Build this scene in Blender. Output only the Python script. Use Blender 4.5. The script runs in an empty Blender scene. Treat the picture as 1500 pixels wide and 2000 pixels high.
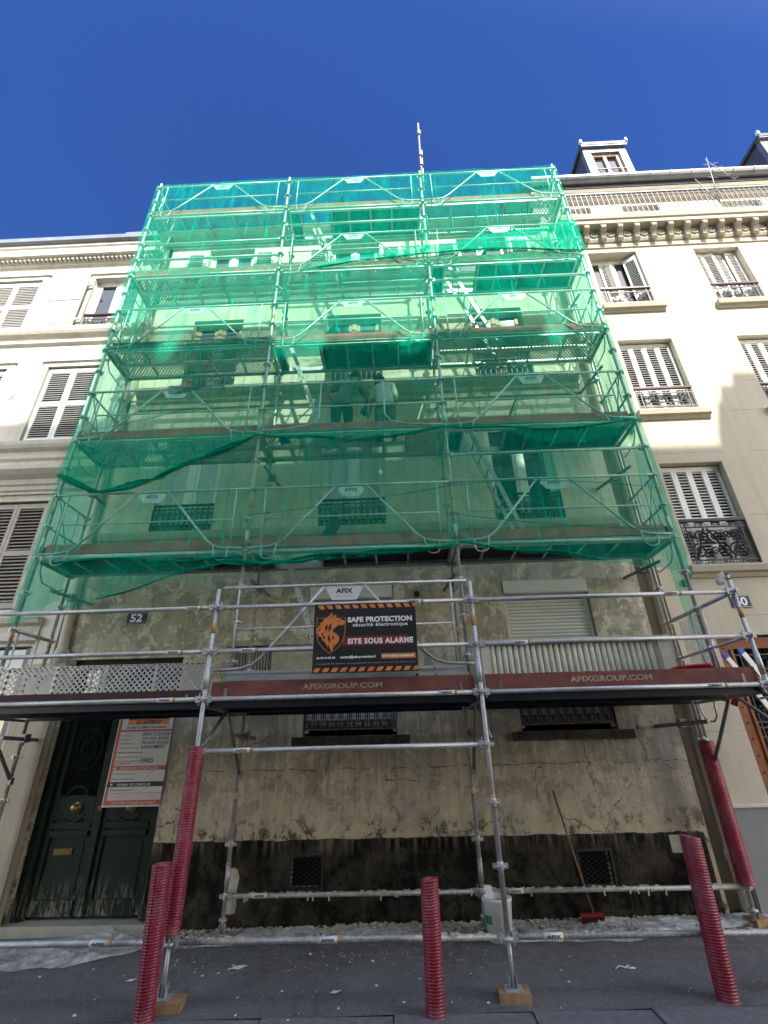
import bpy, bmesh, math, random
from mathutils import Vector, Matrix, noise as mnoise
R = math.radians
random.seed(7)
scn = bpy.context.scene
COL = scn.collection

# ---------------------------------------------------------------- camera
cam_d = bpy.data.cameras.new('camera')
cam = bpy.data.objects.new('camera', cam_d); COL.objects.link(cam)
def set_cam(pitch, yaw, roll, loc):
    cp, sp, cy, sy = math.cos(pitch), math.sin(pitch), math.cos(yaw), math.sin(yaw)
    fwd = Vector((sy*cp, cy*cp, sp)); right = Vector((cy, -sy, 0)); up = right.cross(fwd)
    c, s = math.cos(roll), math.sin(roll)
    r2 = c*right + s*up; u2 = -s*right + c*up
    m = Matrix((r2, u2, -fwd)).transposed().to_4x4(); m.translation = loc
    cam.matrix_world = m
set_cam(.4696, -.0231, -.0248, Vector((2.107, -6.0963, 1.861)))
cam_d.sensor_fit = 'VERTICAL'; cam_d.sensor_height = 24; cam_d.lens = 920.2/2000*24
cam_d.clip_end = 500; cam_d.clip_start = .05
scn.camera = cam

# ---------------------------------------------------------------- sun and sky
SUN = Vector((-.37, 1, -1.17)).normalized()          # direction the light travels
elev = math.asin(-SUN.z); az = math.atan2(-SUN.x, -SUN.y)   # clockwise from +y
sd = bpy.data.lights.new('sun', 'SUN'); sd.energy = 4.4; sd.angle = R(.5); sd.color = (1, .95, .86)
so = bpy.data.objects.new('sun', sd); COL.objects.link(so); so.location = (8, -14, 25)
so.rotation_euler = SUN.to_track_quat('-Z', 'Y').to_euler()
wd = bpy.data.worlds.new('World'); scn.world = wd; wd.use_nodes = True
wn = wd.node_tree; bg = wn.nodes['Background']
sky = wn.nodes.new('ShaderNodeTexSky'); sky.sky_type = 'NISHITA'; sky.sun_disc = False
sky.sun_elevation = elev; sky.sun_rotation = az; sky.altitude = 200
sky.air_density = 1.0; sky.dust_density = .25; sky.ozone_density = 3.0
# north sky darkened; unseen half behind camera whitened and brightened as added fill light
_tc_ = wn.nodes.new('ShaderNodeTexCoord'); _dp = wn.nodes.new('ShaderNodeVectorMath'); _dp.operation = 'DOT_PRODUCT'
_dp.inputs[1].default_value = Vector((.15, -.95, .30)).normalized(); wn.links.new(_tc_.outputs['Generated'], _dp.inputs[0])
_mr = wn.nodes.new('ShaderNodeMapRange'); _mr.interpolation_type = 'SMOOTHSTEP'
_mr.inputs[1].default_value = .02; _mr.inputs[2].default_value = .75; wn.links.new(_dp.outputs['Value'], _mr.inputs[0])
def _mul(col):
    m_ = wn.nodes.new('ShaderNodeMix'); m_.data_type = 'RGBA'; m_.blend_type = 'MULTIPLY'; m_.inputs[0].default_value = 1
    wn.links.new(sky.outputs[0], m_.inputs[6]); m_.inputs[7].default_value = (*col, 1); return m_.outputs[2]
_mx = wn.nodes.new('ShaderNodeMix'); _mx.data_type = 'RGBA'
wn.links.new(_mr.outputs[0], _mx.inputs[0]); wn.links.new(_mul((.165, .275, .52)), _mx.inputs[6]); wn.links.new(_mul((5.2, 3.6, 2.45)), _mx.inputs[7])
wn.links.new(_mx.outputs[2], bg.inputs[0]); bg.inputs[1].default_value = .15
vs = scn.view_settings; vs.view_transform = 'Standard'; vs.look = 'None'; vs.gamma = 1; vs.exposure = 1.33
scn.cycles.transparent_max_bounces = 24; scn.cycles.max_bounces = 8
scn.cycles.diffuse_bounces = 4; scn.cycles.glossy_bounces = 3; scn.cycles.transmission_bounces = 4
scn.cycles.caustics_reflective = False; scn.cycles.caustics_refractive = False
scn.cycles.use_denoising = True

# ---------------------------------------------------------------- material helper
class NT:
    def __init__(s, name):
        s.m = bpy.data.materials.new(name); s.m.use_nodes = True
        s.t = s.m.node_tree; s.p = s.t.nodes['Principled BSDF']; s.out = s.t.nodes['Material Output']
    def n(s, typ, ins=None, **props):
        nd = s.t.nodes.new(typ)
        for k, v in props.items(): setattr(nd, k, v)
        for k, v in (ins or {}).items(): s.set(nd.inputs[k], v)
        return nd
    def set(s, sock, v):
        if hasattr(v, 'is_output'): s.t.links.new(v, sock)
        elif hasattr(v, 'outputs'): s.t.links.new(v.outputs[0], sock)
        else:
            if sock.type == 'RGBA' and len(v) == 3: v = (*v, 1)
            sock.default_value = v
    def obj(s): return s.n('ShaderNodeTexCoord').outputs['Object']
    def map(s, vec, scale=(1, 1, 1), loc=(0, 0, 0), rot=(0, 0, 0)):
        return s.n('ShaderNodeMapping', {'Vector': vec, 'Scale': scale, 'Location': loc, 'Rotation': rot}).outputs[0]
    def noise(s, vec, scale, detail=6, rough=.6, dist=0):
        return s.n('ShaderNodeTexNoise', {'Vector': vec, 'Scale': scale, 'Detail': detail, 'Roughness': rough, 'Distortion': dist}).outputs[0]
    def ramp(s, fac, stops):
        nd = s.n('ShaderNodeValToRGB', {'Fac': fac}); cr = nd.color_ramp
        while len(cr.elements) < len(stops): cr.elements.new(.5)
        for e, (p, c) in zip(cr.elements, stops):
            e.position = p; e.color = (c, c, c, 1) if isinstance(c, (int, float)) else (*c, 1)
        return nd.outputs[0]
    def mix(s, fac, a, b, bt='MIX'):
        nd = s.n('ShaderNodeMix', data_type='RGBA', blend_type=bt)
        s.set(nd.inputs[0], fac); s.set(nd.inputs[6], a); s.set(nd.inputs[7], b)
        return nd.outputs[2]
    def math(s, op, a, b=0.0, clamp=False):
        nd = s.n('ShaderNodeMath', operation=op, use_clamp=clamp); s.set(nd.inputs[0], a); s.set(nd.inputs[1], b)
        return nd.outputs[0]
    def mr(s, v, a, b, c=0., d=1.):
        return s.n('ShaderNodeMapRange', {'Value': v, 'From Min': a, 'From Max': b, 'To Min': c, 'To Max': d}).outputs[0]
    def sep(s, vec): return s.n('ShaderNodeSeparateXYZ', {0: vec}).outputs
    def bump(s, h, strength=.3, dist=.01):
        s.set(s.p.inputs['Normal'], s.n('ShaderNodeBump', {'Height': h, 'Strength': strength, 'Distance': dist}).outputs[0])
    def fin(s, col=None, rough=.7, metal=0., spec=.4):
        if col is not None: s.set(s.p.inputs['Base Color'], col)
        s.set(s.p.inputs['Roughness'], rough); s.set(s.p.inputs['Metallic'], metal)
        s.p.inputs['Specular IOR Level'].default_value = spec
        return s.m

M = {}
def simple(name, col, rough=.7, metal=0., spec=.4, var=.25, vs_=6., bump=0., bs=40., dirt=None, dthr=.6):
    k = NT(name); o = k.obj(); f = k.noise(o, vs_, 7, .65)
    c = k.mix(k.mr(f, .3, .7), tuple(v*(1-var) for v in col), tuple(min(1, v*(1+var)) for v in col))
    if dirt:
        c = k.mix(k.ramp(k.noise(o, vs_*2.7, 8, .7, .6), [(dthr, 0), (dthr+.1, 1)]), c, dirt)
    if bump: k.bump(k.noise(o, bs, 6, .7), bump, .01)
    M[name] = k.fin(c, rough, metal, spec); return M[name]

def galv(name, lo, hi, splash=.66, metal=.7):
    k = NT(name); o = k.obj()
    f = k.noise(o, 9, 8, .7)
    c = k.mix(k.mr(f, .3, .7), lo, hi)
    c = k.mix(k.ramp(k.noise(o, 60, 3, .6), [(.4, 0), (.6, .35)]), c, tuple(v*.55 for v in lo))
    sp = k.ramp(k.noise(o, 22, 9, .75, .8), [(splash, 0), (splash+.05, 1)])
    c = k.mix(sp, c, (.52, .50, .44))
    k.bump(k.noise(o, 120, 5, .7), .25, .004)
    M[name] = k.fin(c, k.mr(f, .3, .7, .38, .62), k.math('SUBTRACT', metal, sp, True), .5)
galv('galv', (.42, .42, .42), (.68, .68, .67), .62, .55)
galv('galv_dirty', (.30, .295, .28), (.50, .485, .455), .52, .4)
galv('galv_dark', (.17, .175, .18), (.30, .31, .31), .7, .6)
simple('alu', (.48, .49, .49), .42, .75, .5, .18, 5, .1, 60, (.5, .48, .43), .68)
simple('alu_dark', (.06, .065, .075), .5, .5, .4, .3, 4)
simple('navy_steel', (.012, .015, .026), .45, .3, .5, .3, 5)
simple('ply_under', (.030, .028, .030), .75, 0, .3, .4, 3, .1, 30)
simple('ladder_alu', (.40, .41, .40), .5, .4, .5, .1, 8)
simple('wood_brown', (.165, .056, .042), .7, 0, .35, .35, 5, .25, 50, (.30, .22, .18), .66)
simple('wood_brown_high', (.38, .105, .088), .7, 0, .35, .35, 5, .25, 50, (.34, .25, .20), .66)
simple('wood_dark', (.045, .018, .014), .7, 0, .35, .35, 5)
simple('wood_block', (.34, .21, .11), .8, 0, .3, .35, 9, .3, 30)
simple('wood_grey', (.36, .33, .25), .8, 0, .3, .25, 7, .2, 30)
simple('stick', (.17, .095, .055), .7, 0, .3, .3, 9)
simple('orange_tape', (.50, .25, .08), .6, 0, .4, .2, 20)
simple('pvc_white', (.66, .66, .62), .45, 0, .5, .08, 4, .05, 20, (.40, .38, .32), .72)
simple('white_paint', (.76, .76, .73), .5, 0, .5, .06, 4)
simple('shutter_white', (.78, .78, .75), .5, 0, .5, .05, 5)
simple('shutter_pale', (.45, .45, .43), .5, 0, .4, .05, 3)
simple('shutter_grey', (.36, .33, .28), .6, 0, .4, .12, 5)
simple('sash_wood', (.46, .30, .19), .55, 0, .4, .2, 7)
simple('iron', (.022, .022, .024), .5, .2, .5, .3, 20)
simple('iron_grey', (.13, .13, .13), .55, .1, .5, .25, 20)
simple('handrail_red', (.075, .02, .02), .4, 0, .5, .2, 10)
simple('brass', (.30, .22, .09), .45, 1, .5, .1, 20)
simple('zinc', (.22, .24, .26), .45, .55, .5, .2, 3, .08, 20)
simple('slate', (.06, .065, .08), .55, 0, .5, .3, 6)
simple('cap_cloth', (.008, .009, .010), .95, 0, .05, .2, 10)
simple('dull_brass', (.10, .075, .035), .5, .8, .4, .3, 20)
simple('black_paint', (.012, .012, .013), .55, 0, .4, .2, 10)
simple('dark_void', (.010, .010, .010), .9, 0, .1, .1, 3)
simple('red_tarp', (.50, .012, .015), .35, 0, .5, .2, 6, .3, 15)
simple('bucket_white', (.78, .78, .74), .4, 0, .5, .08, 6, 0, 20, (.5, .47, .40), .66)
simple('bucket_green', (.03, .20, .10), .4, 0, .5, .1, 6)
simple('broom_red', (.13, .014, .014), .8, 0, .3, .4, 30, .6, 90)
simple('blue_plate', (.012, .016, .085), .4, 0, .3, .1, 6)
simple('letter_white', (.80, .80, .77), .5, 0, .4, .04, 9)
simple('letter_pale', (.36, .28, .24), .7, 0, .3, .35, 30)
simple('letter_grey', (.45, .46, .46), .6, 0, .3, .1, 9)
simple('letter_black', (.015, .015, .016), .6, 0, .4, .1, 9)
simple('sign_black', (.013, .013, .014), .42, 0, .5, .2, 3)
simple('sign_orange', (.66, .21, .055), .5, 0, .4, .18, 7)
simple('sign_red', (.19, .018, .022), .5, 0, .4, .15, 7)
simple('board_white', (.50, .52, .54), .4, 0, .5, .06, 3)
simple('board_rust', (.42, .075, .028), .45, 0, .5, .1, 5)
simple('board_pink', (.50, .44, .43), .45, 0, .5, .06, 5)
simple('ink', (.03, .03, .04), .6, 0, .3, .1, 9)
simple('ink_red', (.25, .04, .04), .6, 0, .3, .1, 9)
simple('label_white', (.62, .63, .62), .45, 0, .5, .06, 5)
simple('stone_lintel', (.36, .34, .28), .85, 0, .3, .15, 4, .3, 25)
simple('slab_dark', (.055, .05, .045), .9, 0, .2, .6, 9, .8, 30, (.24, .22, .17), .6)
simple('rust_iron', (.20, .065, .022), .6, .1, .4, .3, 9, .15, 40)
simple('skin', (.20, .11, .075), .55, 0, .4, .1, 9)
simple('cloth_dark', (.016, .020, .024), .85, 0, .2, .3, 9)
simple('cloth_shirt', (.10, .12, .11), .85, 0, .2, .15, 7)
simple('cloth_white', (.42, .44, .42), .85, 0, .2, .1, 7)
simple('cloth_camo', (.075, .08, .065), .85, 0, .2, .6, 11)
simple('tool_green', (.02, .35, .22), .4, 0, .5, .1, 9)
simple('tool_blue', (.02, .08, .50), .4, 0, .5, .1, 9)
simple('roof_zinc', (.20, .215, .23), .5, .4, .5, .2, 3)
simple('chimney_brick', (.26, .15, .10), .9, 0, .2, .3, 7, .3, 20)
simple('opposite_stucco', (.72, .70, .64), .9, 0, .2, .12, 1.5)
simple('gas_box', (.45, .42, .35), .8, 0, .3, .3, 9, .3, 20)
simple('kerb_granite', (.15, .15, .15), .8, 0, .35, .25, 14, .3, 60, (.30, .30, .30), .66)
simple('crumb', (.50, .45, .35), .9, 0, .2, .35, 30)
simple('paper_scrap', (.72, .72, .70), .7, 0, .3, .1, 10)

def glass(name, col, rough=.03, spec=.9):
    k = NT(name); o = k.obj()
    k.bump(k.noise(o, 1.3, 2, .5), .06, .05)
    M[name] = k.fin(k.mix(k.noise(o, .8, 2), tuple(v*.6 for v in col), tuple(v*1.3 for v in col)), rough, 0, spec)
glass('glass', (.02, .024, .028)); glass('glass_pale', (.55, .58, .56), .08)  # pale pane colour carries both the curtains and the light reflected in the glass
glass('glass_blue', (.03, .05, .09))

# net: open weave, so part of the light goes straight through the holes
def net_mat(name, dens, col=(.0, .53, .345)):
    k = NT(name); o = k.obj()
    w = k.noise(k.map(o, (2.2, 2.2, .55), rot=(0, .5, 0)), 2.2, 5, .6, .7)
    w2 = k.noise(k.map(o, (4, 4, .22), rot=(0, -1.25, 0)), 3.2, 6, .62, .5)
    mesh = k.noise(k.map(o, (1, 1, 4)), 210, 2, .5)
    f = k.math('ADD', k.mr(w, .3, .7, dens-.10, dens+.10), k.ramp(w2, [(.53, 0), (.60, .10), (.68, .30)]))
    f = k.math('ADD', f, k.mr(mesh, .3, .7, -.09, .09), True)
    c = k.mix(w, tuple(v*.8 for v in col), tuple(min(1, v*1.15) for v in col))
    d = k.n('ShaderNodeBsdfDiffuse', {'Color': c}); tl = k.n('ShaderNodeBsdfTranslucent', {'Color': c})
    a = k.n('ShaderNodeMixShader', {0: .42, 1: d.outputs[0], 2: tl.outputs[0]})
    tr = k.n('ShaderNodeBsdfTransparent', {'Color': (.81, .985, .89)})
    b = k.n('ShaderNodeMixShader', {0: f, 1: tr.outputs[0], 2: a.outputs[0]})
    k.t.links.new(b.outputs[0], k.out.inputs[0]); k.t.nodes.remove(k.p); M[name] = k.m
net_mat('net', .285); net_mat('net_thick', .66, (.0, .34, .22)); net_mat('net_double', .50); net_mat('net_side', .28)

def plastic_mat():
    k = NT('plastic_film'); o = k.obj()
    w = k.noise(o, 5, 6, .65, .8)
    d = k.n('ShaderNodeBsdfPrincipled', {'Base Color': k.mix(k.noise(o, 9, 7, .7), (.62, .61, .57), (.88, .88, .85)), 'Roughness': .28})
    tr = k.n('ShaderNodeBsdfTransparent', {'Color': (.95, .95, .95)})
    b = k.n('ShaderNodeMixShader', {0: k.mr(w, .35, .65, .30, .82), 1: tr.outputs[0], 2: d.outputs[0]})
    k.t.links.new(b.outputs[0], k.out.inputs[0]); k.t.nodes.remove(k.p); M['plastic_film'] = k.m
plastic_mat()

# punched steel sheet: real see-through holes, staggered 50 mm apart
def perf_mat():
    k = NT('perforated'); o = k.obj(); s = k.sep(o)
    v = k.n('ShaderNodeCombineXYZ', {0: s[0], 1: s[1], 2: 0.})
    v = k.map(v.outputs[0], (22.6,)*3, rot=(0, 0, R(45)))
    vo = k.n('ShaderNodeTexVoronoi', {'Vector': v, 'Scale': 1., 'Randomness': 0.}, voronoi_dimensions='2D')
    hole = k.math('LESS_THAN', vo.outputs['Distance'], .335)
    c = k.mix(k.mr(k.noise(o, 6, 7, .7), .3, .7), (.30, .30, .295), (.48, .475, .455))
    k.set(k.p.inputs['Base Color'], c); k.p.inputs['Metallic'].default_value = .45; k.p.inputs['Roughness'].default_value = .55
    tr = k.n('ShaderNodeBsdfTransparent')
    b = k.n('ShaderNodeMixShader', {0: hole, 1: k.p.outputs[0], 2: tr.outputs[0]})
    k.t.links.new(b.outputs[0], k.out.inputs[0]); M['perforated'] = k.m
perf_mat()

# old scraped plaster of number 52 (object space: z is the height above the pavement)
def plaster52():
    k = NT('plaster_52'); o = k.obj(); x, y, z = k.sep(o)
    n1 = k.noise(o, .9, 8, .65, .3); n2 = k.noise(o, 2.6, 12, .74, .15); n3 = k.noise(k.map(o, (1.0, 1, .85), loc=(7, 0, 3)), 3.6, 12, .76, .2)
    scr = k.noise(k.map(o, (9, 9, 1.6), rot=(0, .5, 0)), 2.6, 5, .7, .8)
    streak = k.noise(k.map(o, (7, 7, .35)), 2.0, 6, .65)
    up = k.mr(z, 4.2, 5.6)  # upper storeys painted paler, the sunlight there put into the plaster colour
    c = k.mix(k.ramp(n1, [(.32, 0), (.68, 1)]), (.36, .335, .25), (.56, .525, .40))
    c = k.mix(k.ramp(n2, [(.50, 0), (.515, .85)]), c, (.31, .295, .235))
    c = k.mix(k.ramp(n3, [(.535, 0), (.55, .9)]), c, (.66, .63, .50))
    c = k.mix(k.ramp(scr, [(.60, 0), (.65, .55)]), c, (.62, .59, .47))
    cu_ = k.mix(k.mr(n1, .3, .7), (.54, .515, .395), (.66, .63, .50))
    cu_ = k.mix(k.ramp(n2, [(.52, 0), (.60, .5)]), cu_, (.42, .40, .30))
    c = k.mix(up, c, cu_)
    c = k.mix(k.math('MULTIPLY', k.ramp(streak, [(.55, 0), (.75, .5)]), k.mr(up, 0, 1, 1., .4)), c, (.17, .165, .13))
    low = k.mr(k.math('ADD', z, k.mr(n1, .3, .7, -.35, .35)), 1.35, 2.1, 1., 0.)
    lc = k.mix(k.ramp(n2, [(.38, 0), (.62, 1)]), (.34, .31, .255), (.58, .54, .445))
    lc = k.mix(k.ramp(n3, [(.545, 0), (.56, .85)]), lc, (.56, .49, .37))
    lc = k.mix(k.ramp(n2, [(.52, 0), (.535, .75)]), lc, (.25, .21, .16))
    lc = k.mix(k.ramp(streak, [(.5, 0), (.72, .55)]), lc, (.17, .115, .07))
    c = k.mix(low, c, lc)
    for xc in (-.11, 2.90):      # drips running down from the two sills
        dm = k.math('MULTIPLY', k.mr(k.math('ABSOLUTE', k.math('SUBTRACT', x, xc)), .85, .55), k.math('MULTIPLY', k.mr(z, .95, 1.9), k.math('LESS_THAN', z, 1.98)))
        c = k.mix(k.math('MULTIPLY', dm, k.ramp(k.noise(k.map(o, (9, 9, .5)), 2.4, 7, .7), [(.46, 0), (.62, .5)])), c, (.15, .135, .11))
    # damp and tar creeping up from the black base
    cz = k.math('MULTIPLY', k.mr(k.math('ADD', z, k.mr(n3, .3, .7, -.16, .16)), 1.16, .90), k.ramp(n2, [(.44, 0), (.52, 1)]))
    c = k.mix(k.math('MULTIPLY', cz, .85), c, (.055, .048, .038))
    # grey soot under the sills, a light salt band just over the plinth
    g = k.math('MULTIPLY', k.mr(z, 1.5, 2.0), k.mr(z, 2.2, 2.7, 1., 0.))
    c = k.mix(k.math('MULTIPLY', g, k.ramp(streak, [(.35, .15), (.6, .75)])), c, (.20, .195, .175))
    s_ = k.math('MULTIPLY', k.mr(z, 1.45, .92, 0., 1.), k.ramp(n3, [(.46, 0), (.49, 1)]))
    c = k.mix(k.math('MULTIPLY', s_, .8), c, (.52, .45, .31))
    # cracks and the joints of the stones below, only low on the wall
    ov = k.n('ShaderNodeVectorMath', {0: o, 1: k.n('ShaderNodeVectorMath', {0: k.n('ShaderNodeTexNoise', {'Vector': o, 'Scale': 3.5, 'Detail': 5.}).outputs[1], 1: (.30, .30, .30)}, operation='MULTIPLY').outputs[0]}, operation='ADD').outputs[0]
    vo = k.n('ShaderNodeTexVoronoi', {'Vector': k.map(ov, (1, .0, .75)), 'Scale': .95}, feature='DISTANCE_TO_EDGE', voronoi_dimensions='3D')
    cr = k.math('MULTIPLY', k.math('LESS_THAN', vo.outputs['Distance'], .0030), k.math('GREATER_THAN', k.noise(o, 1.2, 3), .47))
    jz = k.math('ABSOLUTE', k.math('SUBTRACT', k.math('ADD', z, k.mr(n2, .3, .7, -.035, .035)), 1.66))
    jn = k.math('MULTIPLY', k.math('LESS_THAN', jz, .0055), k.math('GREATER_THAN', k.noise(o, 2.3, 3), .50))
    cr = k.math('MULTIPLY', k.math('MAXIMUM', cr, jn), k.math('LESS_THAN', z, 2.15))
    c = k.mix(k.math('MULTIPLY', cr, .8), c, (.075, .058, .042))
    h = k.math('ADD', k.math('MULTIPLY', n3, 1.2), k.math('SUBTRACT', k.noise(o, 45, 6, .7), k.math('MULTIPLY', cr, 1.5)))
    k.bump(h, .55, .015); M['plaster_52'] = k.fin(c, .92, 0, .2)
plaster52()
def plinth52():
    k = NT('plinth_52'); o = k.obj()
    n1 = k.noise(o, 1.1, 8, .65, .5); n2 = k.noise(o, 7, 9, .72, .8); st = k.noise(k.map(o, (9, 9, .8)), 1.8, 7, .7)
    c = k.mix(k.ramp(k.noise(o, 1.9, 12, .74, .2), [(.44, 0), (.60, 1)]), (.007, .0065, .006), (.060, .052, .038))
    c = k.mix(k.ramp(st, [(.52, 0), (.72, .6)]), c, (.065, .057, .042))
    c = k.mix(k.ramp(n2, [(.57, 0), (.60, .8)]), c, (.008, .008, .008))
    topz = k.math('MULTIPLY', k.mr(k.sep(o)[2], .70, .90), k.ramp(st, [(.48, 0), (.6, 1)]))
    c = k.mix(k.math('MULTIPLY', topz, .7), c, (.19, .165, .115))
    c = k.mix(k.ramp(k.noise(o, 19, 9, .75), [(.68, 0), (.72, .7)]), c, (.20, .175, .125))
    k.bump(k.noise(o, 14, 9, .75), .7, .02); M['plinth_52'] = k.fin(c, .92, 0, .12)
plinth52()
def stucco(name, col, joints=(), dark=(.30, .28, .22), lowdirt=None):
    k = NT(name); o = k.obj(); x, y, z = k.sep(o)
    n1 = k.noise(o, .55, 7, .6); n2 = k.noise(o, 5, 8, .7); st = k.noise(k.map(o, (5, 5, .3)), 1.3, 6, .65)
    c = k.mix(k.mr(n1, .3, .7), tuple(v*.90 for v in col), tuple(min(1, v*1.06) for v in col))
    c = k.mix(k.ramp(st, [(.47, 0), (.78, .48)]), c, dark)
    c = k.mix(k.ramp(n2, [(.60, 0), (.74, .32)]), c, dark)
    c = k.mix(k.ramp(k.noise(o, 1.6, 9, .7), [(.5, 0), (.75, .22)]), c, dark)
    for j in joints:
        a = k.math('ABSOLUTE', k.math('SUBTRACT', k.math('ADD', z, k.mr(n2, .3, .7, -.008, .008)), j))
        c = k.mix(k.math('MULTIPLY', k.math('LESS_THAN', a, .006), k.ramp(k.noise(o, 1.7, 4), [(.42, 0), (.52, .5)])), c, tuple(v*.5 for v in dark))
    if lowdirt:
        c = k.mix(k.math('MULTIPLY', k.mr(z, lowdirt, .6), k.mr(st, .3, .7, .2, .8)), c, dark)
    k.bump(k.noise(o, 60, 6, .7), .18, .006); M[name] = k.fin(c, .9, 0, .2)
stucco('stucco_54', (.62, .60, .525)); stucco('stucco_50', (.53, .485, .385), (11.1, 10.1, 9.35, 8.05, 7.35, 6.45, 5.2, 3.55, 2.0), (.34, .31, .24))
stucco('mould_50', (.45, .41, .325)); stucco('mould_54', (.57, .55, .48)); stucco('mould_52', (.44, .415, .31), (), (.16, .15, .11))
stucco('pipe_cream', (.50, .48, .39), (), (.24, .22, .17)); stucco('pilaster', (.47, .425, .33), (), (.20, .17, .12), 2.4)
stucco('stone_50', (.26, .265, .26), (), (.16, .16, .16))
def panel_wood():
    k = NT('flaking_white'); o = k.obj()
    c = k.mix(k.mr(k.noise(o, 4, 6), .3, .7), (.50, .48, .40), (.66, .64, .56))
    c = k.mix(k.ramp(k.noise(k.map(o, (4, 4, .7)), 5, 8, .7), [(.62, 0), (.66, .9)]), c, (.22, .14, .08))
    k.bump(k.noise(o, 30, 6, .7), .3, .01); M['flaking_white'] = k.fin(c, .7, 0, .3)
panel_wood()
def door_mat():
    k = NT('door_green'); o = k.obj(); z = k.sep(o)[2]
    n = k.noise(o, 3, 7, .7); n2 = k.noise(k.map(o, (8, 8, 1.5)), 3, 8, .75)
    c = k.mix(n, (.003, .010, .007), (.006, .017, .012))
    lim = k.math('MULTIPLY', k.mr(z, .55, .15), k.ramp(n2, [(.50, 0), (.56, 1)]))
    c = k.mix(k.math('MULTIPLY', lim, .8), c, (.22, .20, .16))
    c = k.mix(k.ramp(k.noise(k.map(o, (7, 7, 2)), 6, 8, .75), [(.70, 0), (.73, .7)]), c, (.25, .25, .22))
    M['door_green'] = k.fin(c, k.mr(n, .3, .7, .5, .65), 0, .22)
door_mat()
def asphalt(name, lo, hi, speck=.69):
    k = NT(name); o = k.obj(); y = k.sep(o)[1]
    n = k.noise(o, .9, 9, .68, .4); f = k.noise(o, 75, 4, .75); d = k.noise(o, 7, 11, .8, .3); st = k.noise(k.map(o, (1, .35, 1)), 2.2, 8, .7, .6)
    c = k.mix(k.mr(n, .3, .7), lo, hi)
    c = k.mix(k.mr(f, .3, .7), tuple(0 for v in lo), c) if False else k.mix(k.ramp(f, [(.38, .55), (.52, 0)]), c, tuple(v*.45 for v in lo))
    c = k.mix(k.ramp(f, [(.52, 0), (.70, .55)]), c, tuple(v*2.6 for v in hi))
    c = k.mix(k.ramp(st, [(.56, 0), (.70, .5)]), c, tuple(v*.55 for v in lo))
    dust = k.math('MULTIPLY', k.mr(y, -.9, .9), k.ramp(d, [(.46, 0), (.66, .75)]))
    c = k.mix(dust, c, (.30, .285, .25))
    c = k.mix(k.ramp(k.noise(o, 60, 4, .6, .2), [(speck+.02, 0), (speck+.04, .85)]), c, (.5, .48, .43))
    k.bump(k.math('ADD', f, k.math('MULTIPLY', n, 2.)), .6, .007); M[name] = k.fin(c, k.mr(n, .3, .7, .6, .85), 0, .35)
asphalt('asphalt_pavement', (.098, .096, .094), (.150, .147, .142)); asphalt('asphalt_road', (.05, .05, .05), (.08, .08, .08), .75)
def pipe_red():
    k = NT('pipe_red'); o = k.obj()
    c = k.mix(k.mr(k.noise(o, 5, 7, .7), .3, .7), (.20, .010, .026), (.31, .020, .046))
    c = k.mix(k.ramp(k.noise(k.map(o, (1, 1, .5)), 17, 9, .78), [(.60, 0), (.70, .45)]), c, (.46, .33, .31))
    c = k.mix(k.ramp(k.noise(k.map(o, (1, 1, .25)), 9, 6, .7), [(.55, 0), (.75, .5)]), c, (.12, .012, .02))
    c = k.mix(k.ramp(k.noise(o, 3.2, 10, .75), [(.48, 0), (.66, .42)]), c, (.40, .24, .23))
    M['pipe_red'] = k.fin(c, .42, 0, .5)
pipe_red()

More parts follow.
